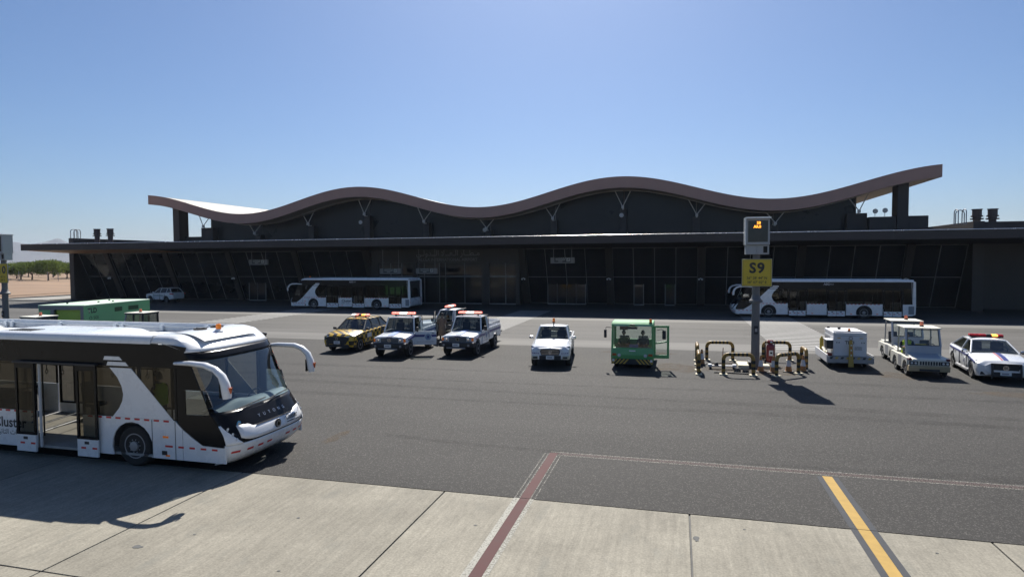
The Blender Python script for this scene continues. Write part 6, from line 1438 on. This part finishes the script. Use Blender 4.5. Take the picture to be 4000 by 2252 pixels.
# ------------------------------------------------------------------ stand posts with display and yellow sign
m_ylw = M('yellow_sign_face', (0.62, 0.45, 0.03), 0.5, var=0.05)
m_post = M('weathered_post', (0.16, 0.155, 0.155), 0.6, var=0.15, metal=0.2, scale=2)
m_case = M('grey_display_case', (0.36, 0.37, 0.38), 0.5, var=0.05)
m_led = M('led_orange', (0.9, 0.3, 0.02), 0.5, emit=(1.0, 0.32, 0.03), estr=2.5)
def stand_post(label, x, y, big, lat, lon, screen_on):
    t = thing('stand_post', label, 'sign post', (x, y, 0))
    MB().lathe([(0.185, 0.0), (0.18, 1.5), (0.168, 2.95), (0.168, 3.0)], 20).build('pole', m_post, t, smooth=True)
    MB().lathe([(0.17, 2.94), (0.29, 2.96), (0.29, 3.05), (0.20, 3.14), (0.17, 3.30)], 20).build('flange', m_post, t, smooth=True)
    MB().lathe([(0.165, 2.98), (0.16, 4.0), (0.15, 5.4)], 18).build('upper_pole', m_post, t, smooth=True)
    MB().box(-0.09, 0.09, -0.215, -0.16, 1.55, 1.92).build('hand_hole_cover', m_dark, t, bevel=0.02)
    MB().box(-0.05, 0.05, -0.225, -0.216, 1.66, 1.8).build('cover_handle', m_greysteel, t)
    b = MB().box(-0.63, 0.63, -0.26, -0.22, 3.68, 4.90).build('sign_board', m_greysteel, t, bevel=0.01)
    MB().box(-0.61, 0.61, -0.268, -0.2605, 3.70, 4.88).build('sign_face', m_ylw, b)
    bd = MB(); 
    for a in ((-0.575, 0.575, 3.735, 3.742), (-0.575, 0.575, 4.838, 4.845)): bd.box(a[0], a[1], -0.2695, -0.2681, a[2], a[3])
    for a in (-0.575, 0.568): bd.box(a, a + 0.007, -0.2695, -0.2681, 3.742, 4.838)
    bd.build('sign_border', m_ink, b)
    text('stand_number', big, 0.62, '-y', (0, -0.272, 4.48), m_ink, b, bold=0.035, spacing=1.15)
    text('latitude_line', lat, 0.155, '-y', (0, -0.272, 4.05), m_ink, b, bold=0.012)
    text('longitude_line', lon, 0.155, '-y', (0, -0.272, 3.86), m_ink, b, bold=0.012)
    for z in (3.9, 4.7): MB().box(-0.25, 0.25, -0.22, 0.2, z - 0.03, z + 0.03).build('clamp', m_greysteel, b)
    # display case
    c = MB().box(-0.48, 0.50, -0.42, 0.25, 5.52, 6.66).build('display_case', m_case, t, bevel=0.02)
    MB().box(-0.52, 0.54, -0.56, 0.28, 6.661, 6.73).build('display_hood', m_white, c, bevel=0.015)
    MB().box(-0.52, -0.485, -0.50, 0.25, 5.52, 6.66).build('hood_side', m_white, c)
    MB().box(-0.40, 0.42, -0.428, -0.421, 5.64, 6.58).build('display_screen', M('dark_screen', (0.035, 0.033, 0.030), 0.15, var=0.3), c)
    if screen_on:
        text('led_row', 'S9', 0.17, '-y', (0.04, -0.431, 6.47), m_led, c, bold=0.01)
        text('led_row', 'AlUl', 0.17, '-y', (-0.02, -0.431, 6.31), m_led, c, bold=0.01)
    for x0, x1 in ((-0.48, -0.02), (-0.015, 0.49)): MB().box(x0, x1, -0.30, 0.20, 5.10, 5.515).build('control_box', m_case, t, bevel=0.012)
    MB().box(0.25, 0.42, -0.315, -0.301, 5.17, 5.45).build('camera_window', m_black, t, bevel=0.03)
    return t
stand_post('tall grey post with yellow S9 sign and lit display, standing inside the barriers', 3.40, 29.95, 'S9', '26° 28\' 44" N', '38° 07\' 02" E', True)
stand_post('tall grey post with a yellow sign cut off by the left picture edge', -40.95, 30.1, 'S10', '26° 28\' 42" N', '38° 07\' 04" E', False)

# ------------------------------------------------------------------ barriers
def stripes(name):
    m = M(name, (0.30, 0.175, 0.03), 0.5, var=0.12)
    N = m.node_tree.nodes; L = m.node_tree.links; b = N['Principled BSDF']
    at = N.new('ShaderNodeAttribute'); at.attribute_name = 'band'
    cr = N.new('ShaderNodeMix'); cr.data_type = 'RGBA'; cr.inputs['B'].default_value = (0.012, 0.012, 0.012, 1)
    src = b.inputs['Base Color'].links[0].from_socket
    L.new(at.outputs['Fac'], cr.inputs['Factor']); L.new(src, cr.inputs['A']); L.new(cr.outputs['Result'], b.inputs['Base Color'])
    return m
m_bar = stripes('yellow_black_hoop')
m_foot = M('cream_foot_plate', (0.60, 0.53, 0.36), 0.6, var=0.15)
def hoop_mesh(L):
    R = 0.22; H = 0.86; path = [(0, 0, 0.0)] + [(0, 0, z) for z in (0.12, 0.24, 0.36, 0.48, 0.62)]
    path += [(R - R * math.cos(a), 0, H - R + R * math.sin(a)) for a in [PI / 2 * k / 5 for k in range(6)]]
    nmid = 9; path += [(R + (L - 2 * R) * k / nmid, 0, H) for k in range(1, nmid)]
    path += [(L - R + R * math.sin(a), 0, H - R + R * math.cos(a)) for a in [PI / 2 * k / 5 for k in range(6)]]
    path += [(L, 0, z) for z in (0.62, 0.48, 0.36, 0.24, 0.12, 0.0)]
    # every ring doubled so that each band has a sharp colour edge
    pts = []; bands = []
    for i in range(len(path)): pts.append(path[i])
    b = MB().tube(pts, 0.078, 14); me = b.mesh('hoop')
    import bmesh
    bm = bmesh.new(); bm.from_mesh(me); bmesh.ops.recalc_face_normals(bm, faces=bm.faces); bm.to_mesh(me); bm.free()
    a = me.attributes.new('band', 'FLOAT', 'FACE'); vals = []
    legn = 5
    for p in me.polygons:
        c = sum((me.vertices[v].co for v in p.vertices), Vector()) / len(p.vertices)
        if c.z < 0.60: k = int(c.z / 0.12) % 2 == 0
        elif R <= c.x <= L - R: k = int((c.x - R) / ((L - 2 * R) / 9)) % 2 == 0
        else: k = False
        vals.append(1.0 if k else 0.0)
    a.data.foreach_set('value', vals); return me
HM = {}
def barrier(label, p, q):
    d = Vector((q[0] - p[0], q[1] - p[1])); L = d.length; key = round(L, 1)
    if key not in HM: HM[key] = hoop_mesh(key)
    t = thing('hoop_barrier', label, 'barrier', (p[0], p[1], 0), math.atan2(d.y, d.x), 'yellow and black hoop barriers')
    add('hoop', HM[key], m_bar, t, (0, 0, 0.02), smooth=True, angle=60)
    for x in (0, key): MB().box(x - 0.16, x + 0.16, -0.13, 0.13, 0.004, 0.045).build('foot_plate', m_foot, t, bevel=0.006)
barrier('hoop barrier at the back left of the enclosure, away from the post', (1.4, 31.8), (2.55, 31.85))
barrier('hoop barrier in front of the pole and the grey blocks', (1.91, 27.92), (3.1, 27.95))
barrier('far one of the two barriers seen end-on at the left of the enclosure', (0.92, 30.3), (0.92, 31.5))
barrier('near one of the two barriers seen end-on at the left of the enclosure', (0.90, 27.7), (0.90, 28.85))
barrier('hoop barrier behind the red fire extinguisher', (4.05, 32.45), (5.25, 32.45))
barrier('skewed hoop barrier at the front right before the cones', (4.02, 28.0), (5.0, 28.83))
barrier('hoop barrier seen end-on at the right of the enclosure', (5.50, 29.85), (5.50, 31.0))

# ------------------------------------------------------------------ cones, extinguisher, loose things by the post
m_cone = M('brown_orange_cone', (0.34, 0.15, 0.04), 0.6, var=0.15); m_sleeve = M('white_sleeve', (0.55, 0.57, 0.60), 0.5, var=0.1)
cone0 = None
for (x, y, h, lab) in ((3.52, 28.95, 0.72, 'traffic cone leaning near the foot of the sign post, leftmost of four'), (4.02, 28.9, 0.74, 'traffic cone in front of the red fire extinguisher'), (4.68, 29.2, 0.76, 'traffic cone seen through the skewed front barrier'), (5.30, 29.45, 0.72, 'traffic cone beside the right-hand barrier, rightmost of four'), (1.12, 30.45, 0.72, 'lone dark traffic cone beside the left-hand barriers')):
    if cone0 is None:
        t = cone0 = thing('traffic_cone', lab, 'cone', (x, y, 0), 0.3, 'traffic cones inside the barriers')
        MB().box(-0.19, 0.19, -0.19, 0.19, 0.004, 0.045).build('base', m_dark, t, bevel=0.015)
        c = MB().lathe([(0.15, 0.045), (0.135, 0.06), (0.107, 0.25)], 20).build('cone_foot', m_cone, t, smooth=True)
        MB().lathe([(0.107, 0.251), (0.062, 0.52)], 20).build('sleeve', m_sleeve, t, smooth=True)
        MB().lathe([(0.061, 0.521), (0.035, 0.70), (0.03, 0.72), (0.012, 0.722)], 20).build('tip', m_cone, t, smooth=True)
    else: copy_tree(cone0, (x, y, 0), random.uniform(0, 1.5), lab)
m_fire = M('fire_red', (0.20, 0.012, 0.018), 0.35, var=0.1, coat=0.3)
def extinguisher():
    t = thing('fire_extinguisher', 'large red wheeled fire extinguisher between the post and the right-hand barriers', 'extinguisher', (4.18, 31.0, 0), -PI / 2)
    MB().lathe([(0.02, 0.12), (0.14, 0.13), (0.185, 0.18), (0.19, 0.25), (0.19, 0.82), (0.17, 0.92), (0.10, 0.98), (0.06, 1.0), (0.05, 1.03)], 22).build('cylinder', m_fire, t, smooth=True)
    MB().box(0.186, 0.196, -0.09, 0.09, 0.45, 0.70).build('label_plate', m_plate, t)
    MB().box(0.1965, 0.198, -0.04, 0.05, 0.54, 0.62).build('label_print', m_ink, t)
    MB().tube([(-0.1, -0.20, 0.10), (-0.16, -0.20, 0.6), (-0.16, -0.20, 1.08), (-0.16, 0.20, 1.08), (-0.16, 0.20, 0.6), (-0.1, 0.20, 0.10)], 0.025, 8).build('trolley_frame', m_dark, t, smooth=True)
    MB().box(-0.12, 0.06, -0.16, 0.12, 1.03, 1.14).build('valve_hood', m_fire, t, bevel=0.03)
    MB().lathe([(0.05, 0.06), (0.05, 0.08), (0.02, 0.09)], 12, (0, 0.02, 1.06), 'x').build('gauge', m_chrome, t)
    MB().tube([(0.0, -0.05, 1.06), (0.05, -0.24, 0.95), (0.10, -0.25, 0.6), (0.06, -0.24, 0.35), (-0.05, -0.22, 0.3)], 0.022, 8).build('hose', m_dark, t, smooth=True)
    for s in (-1, 1): wheel(t, -0.06, s * 0.22, 0.13, 0.06, 'five', m_dark)
extinguisher()
m_foam = M('cream_block', (0.62, 0.57, 0.43), 0.8, var=0.12)
pl = thing('footing_frame', 'low cream concrete frame around the foot of the sign post', 'footing', (3.4, 29.95, 0))
MB().box(-0.75, 0.35, 0.45, 0.85, 0.004, 0.16).build('beam', m_foam, pl, bevel=0.02)
MB().box(-0.75, -0.30, -0.45, 0.449, 0.004, 0.18).build('beam', m_foam, pl, bevel=0.02)
MB().box(-0.299, -0.20, -0.2, 0.3, 0.004, 0.30).build('cable_box', m_dark, pl, bevel=0.02)
MB().box(0.22, 0.62, -0.1, 0.449, 0.004, 0.14).build('beam', m_foam, pl, bevel=0.02)
gp_ = MB().prism([(-0.5, -0.5), (0.5, -0.5), (0.5, 0.5), (-0.5, 0.5)], 'z', 0.0, 0.0001)
ch = thing('chock_trolley', 'low metal trolley with dark wheels lying inside the left half of the barriers', 'trolley', (1.95, 29.35, 0), 0.05)
MB().box(-0.45, 0.45, -0.10, 0.10, 0.12, 0.17).build('bed', m_greysteel, ch, bevel=0.01)
for s in (-1, 1):
    MB().box(s * 0.52 - 0.08, s * 0.52 + 0.08, -0.12, 0.12, 0.10, 0.22).build('end_block', m_sleeve, ch, bevel=0.02)
    for y in (-0.12, 0.12): MB().lathe([(0.05, -0.03), (0.05, 0.03)], 14, (s * 0.5, y, 0.052), 'y').build('castor', m_dark, ch)
MB().tube([(0.0, 0.0, 0.17), (0.02, 0.06, 0.45), (0.05, 0.08, 0.95)], 0.018, 6).build('handle', M('dull_red_box', (0.18, 0.03, 0.02), 0.6), ch)
MB().lathe([(0.09, 0.17), (0.09, 0.26), (0.05, 0.3)], 12, (-0.25, 0, 0)).build('knob', m_dark, ch, smooth=True)
for x, y, w, h, r, lab in ((2.52, 28.55, 0.22, 0.18, 0.5, 'larger tilted grey block behind the front left barrier'), (2.85, 28.45, 0.16, 0.14, 0.9, 'smaller grey block beside the right leg of the front left barrier')):
    o = MB().prism([(-w / 2, 0), (w / 2, 0), (w * 0.42, h), (-w * 0.2, h * 1.15)], 'y', -0.12, 0.12).build('chock_block', M('dark_rubber_block', (0.06, 0.058, 0.055), 0.8, var=0.2), None, (x, y, 0.004), bevel=0.015)
    o.rotation_euler = (0, 0, r); tag(o, lab, 'block', 'grey blocks on the ground')
bm_ = MB().tube([(1.55, 28.28, 0.03), (2.15, 28.3, 0.03), (2.95, 28.2, 0.03)], 0.03, 8).build('loose_bar', m_dark, None, smooth=True); tag(bm_, 'dark bar lying on the ground behind the front left barrier', 'bar')

# ------------------------------------------------------------------ trees beyond the kerb
m_bark = M('grey_brown_bark', (0.13, 0.095, 0.07), 0.9, var=0.25, scale=3)
def leafmat(name, d, tcol):
    m = bpy.data.materials.new(name); m.use_nodes = True; N = m.node_tree.nodes; L = m.node_tree.links
    for n in list(N): N.remove(n)
    o = N.new('ShaderNodeOutputMaterial'); mx = N.new('ShaderNodeMixShader'); mx.inputs['Fac'].default_value = 0.5
    a = N.new('ShaderNodeBsdfDiffuse'); t = N.new('ShaderNodeBsdfTranslucent')
    tc = N.new('ShaderNodeTexCoord'); nz = N.new('ShaderNodeTexNoise'); nz.inputs['Scale'].default_value = 1.5; L.new(tc.outputs['Object'], nz.inputs['Vector'])
    for sh, c in ((a, d), (t, tcol)):
        q = N.new('ShaderNodeMix'); q.data_type = 'RGBA'; q.inputs['A'].default_value = (c[0] * 0.6, c[1] * 0.6, c[2] * 0.6, 1); q.inputs['B'].default_value = (c[0] * 1.5, c[1] * 1.4, c[2] * 1.3, 1)
        L.new(nz.outputs['Fac'], q.inputs['Factor']); L.new(q.outputs['Result'], sh.inputs['Color'])
    L.new(a.outputs['BSDF'], mx.inputs[1]); L.new(t.outputs['BSDF'], mx.inputs[2]); L.new(mx.outputs['Shader'], o.inputs['Surface'])
    return m
leafm = [leafmat('leaf_green_a', (0.06, 0.09, 0.022), (0.085, 0.125, 0.022)), leafmat('leaf_green_b', (0.075, 0.105, 0.028), (0.10, 0.14, 0.03))]
def tree(label, x, y, h, rx, seed):
    rnd = random.Random(seed); t = thing('orchard_tree', label, 'tree', (x, y, -0.16), 0, 'orchard trees on the sand')
    z1 = h * 0.30
    trunk = MB(); trunk.tube([(0, 0, 0), (rnd.uniform(-.1, .1), 0.05, z1 * 0.5), (rnd.uniform(-.2, .2), 0, z1)], [0.24, 0.19, 0.16], 8)
    clumps = []
    for k in range(7):
        a = 2 * PI * k / 7 + rnd.uniform(-.3, .3); e = (rx * rnd.uniform(.45, .8) * math.cos(a), rx * rnd.uniform(.45, .8) * math.sin(a), h * rnd.uniform(.55, .8))
        trunk.tube([(0, 0, z1 * 0.9), (e[0] * 0.4, e[1] * 0.4, z1 + (e[2] - z1) * 0.35), e], [0.12, 0.08, 0.03], 6); clumps.append(e)
    trunk.build('trunk', m_bark, t, smooth=True)
    for k in range(24):
        a = rnd.uniform(0, 2 * PI); r = rx * math.sqrt(rnd.uniform(0.02, 1)) * 0.92; zz = h * (0.40 + 0.44 * rnd.random()) - 0.05 * r
        clumps.append((r * math.cos(a), r * math.sin(a), zz))
    L = MB()
    for cx, cy, cz in clumps:
        cr = rx * rnd.uniform(0.26, 0.42)
        for i in range(150):
            u, v = rnd.uniform(-1, 1), rnd.uniform(0, 2 * PI); rr = cr * rnd.random() ** 0.45; q = math.sqrt(1 - u * u)
            p = Vector((cx + rr * q * math.cos(v), cy + rr * q * math.sin(v), cz + rr * u * 0.75))
            n = Vector((rnd.uniform(-1, 1), rnd.uniform(-1, 1), rnd.uniform(-.3, 1))).normalized(); s1 = n.orthogonal().normalized(); s2 = n.cross(s1)
            w, l = rnd.uniform(.09, .16), rnd.uniform(.22, .38)
            L.v += [tuple(p - s1 * w), tuple(p + s2 * l * .5), tuple(p + s1 * w), tuple(p - s2 * l * .5)]; b = len(L.v); L.f.append((b - 4, b - 3, b - 2, b - 1))
    # a few shoots standing out of the crown
    L.build('crown', leafm[seed % 2], t, fix=False)
places = [(-207, 156, 5.4, 3.6, 'tree behind the yellow sign, leftmost of the orchard row'), (-196, 149, 5.5, 3.7, 'second tree of the orchard row from the left edge'), (-187, 145.4, 5.9, 4.0, 'third tree of the orchard row, trunk bare below its crown'), (-177, 142.4, 6.4, 4.6, 'broad forked tree, largest of the orchard, in the front row'), (-214, 174, 6.6, 4.2, 'tree in the second row behind the broad forked tree'), (-187.5, 157, 5.2, 4.0, 'tree close to the corner of the terminal'), (-228, 176, 6.0, 4.2, 'tree far behind between the first two orchard trees'), (-233, 190, 6.2, 4.4, 'hindmost tree seen over the middle of the orchard'), (-198, 168, 5.6, 4.0, 'tree half hidden behind the broad forked tree, on its right'), (-244, 186, 6.2, 4.4, 'distant tree at the far left of the orchard'), (-205, 180, 6.0, 4.2, 'distant tree nearest the terminal wall')]
for i, (x, y, h, rx, lab) in enumerate(places): tree(lab, x, y, h, rx, i)
fp = None
for (x, y, h, lab) in ((-196, 138, 2.6, 'thin grey post before the second orchard tree from the left'), (-181, 137, 2.9, 'tallest thin grey post, before the broad forked tree'), (-170.5, 137, 2.6, 'thin grey post on the sand right of the broad forked tree'), (-165.5, 136, 2.4, 'thin grey post on the sand nearest the terminal wall')):
    if fp is None: fp = MB().tube([(0, 0, 0), (0, 0, 2.6)], 0.07, 6).build('fence_post', m_greysteel, None, smooth=True); o = fp
    else: o = inst(fp); o.scale = (1, 1, h / 2.6)
    o.location = (x, y, -0.1); tag(o, lab, 'post', 'thin posts before the orchard')
# low earth banks in front of the orchard
bank = MB()
def bz(x, y): return 0.9 * max(0, math.sin((x + y) * 0.045 + 1.1)) * max(0, math.sin(y * 0.06)) * 0.35 + 0.12 * math.sin(x * 0.31 + y * 0.2) * math.sin(y * 0.23)
bank.grid(lambda u, v: (-250 + 150 * u, 60 + 160 * v, -0.10 + bz(-250 + 150 * u, 60 + 160 * v) * min(1, 8 * (1 - u)) * min(1, 6 * v)), 60, 60)
struct(bank.build('sand_terrain', m_sand, smooth=True))

# ------------------------------------------------------------------ mountains and haze
m_rock = M('grey_brown_rock', (0.10, 0.09, 0.09), 0.95, var=0.3, scale=0.004, bump=0.6, bscale=0.02)
prof = [(x, z) for x, z in ((-5200, 60), (-4700, 95), (-4300, 105), (-4056, 121), (-3981, 139), (-3902, 124), (-3842, 118), (-3763, 132), (-3655, 154), (-3557, 128), (-3400, 105), (-3100, 70), (-2800, 30), (-2500, 3.5))]
def ph(x):
    for (a, za), (c, zc) in zip(prof, prof[1:]):
        if a <= x <= c: t = (x - a) / (c - a); t = t * t * (3 - 2 * t); return za + (zc - za) * t
    return 0
from mathutils import noise as mnoise
mt = MB()
def mp_(u, v):
    x = -5200 + 2700 * u; y = 2500 + 1000 * v; e = math.sin(PI * min(1, v * 1.0)) ** 0.8 if v < 0.5 else 1 - (v - 0.5) * 1.2
    k = ph(x) * (v / 0.5 if v < 0.5 else max(0, 1 - (v - 0.5) * 2))
    return (x, y, -2 + k + k * 0.10 * mnoise.noise(Vector((x * 0.012, y * 0.012, 3))) + k * 0.05 * mnoise.noise(Vector((x * 0.04, y * 0.04, 1))))
mt.grid(mp_, 180, 40); struct(mt.build('hills', m_rock, smooth=True, angle=180))
hz = MB().box(-5700, 5700, -300, 3900, -3, 175).build('haze', None)
hm = bpy.data.materials.new('desert_haze'); hm.use_nodes = True; hn = hm.node_tree.nodes
for n in list(hn): hn.remove(n)
ho = hn.new('ShaderNodeOutputMaterial'); hv = hn.new('ShaderNodeVolumePrincipled'); hv.inputs['Color'].default_value = (0.72, 0.84, 1.0, 1); hv.inputs['Density'].default_value = 0.00010
hv.inputs['Anisotropy'].default_value = 0.1
hm.node_tree.links.new(hv.outputs['Volume'], ho.inputs['Volume']); hz.data.materials.append(hm); hz['kind'] = 'stuff'; hz.display_type = 'WIRE'
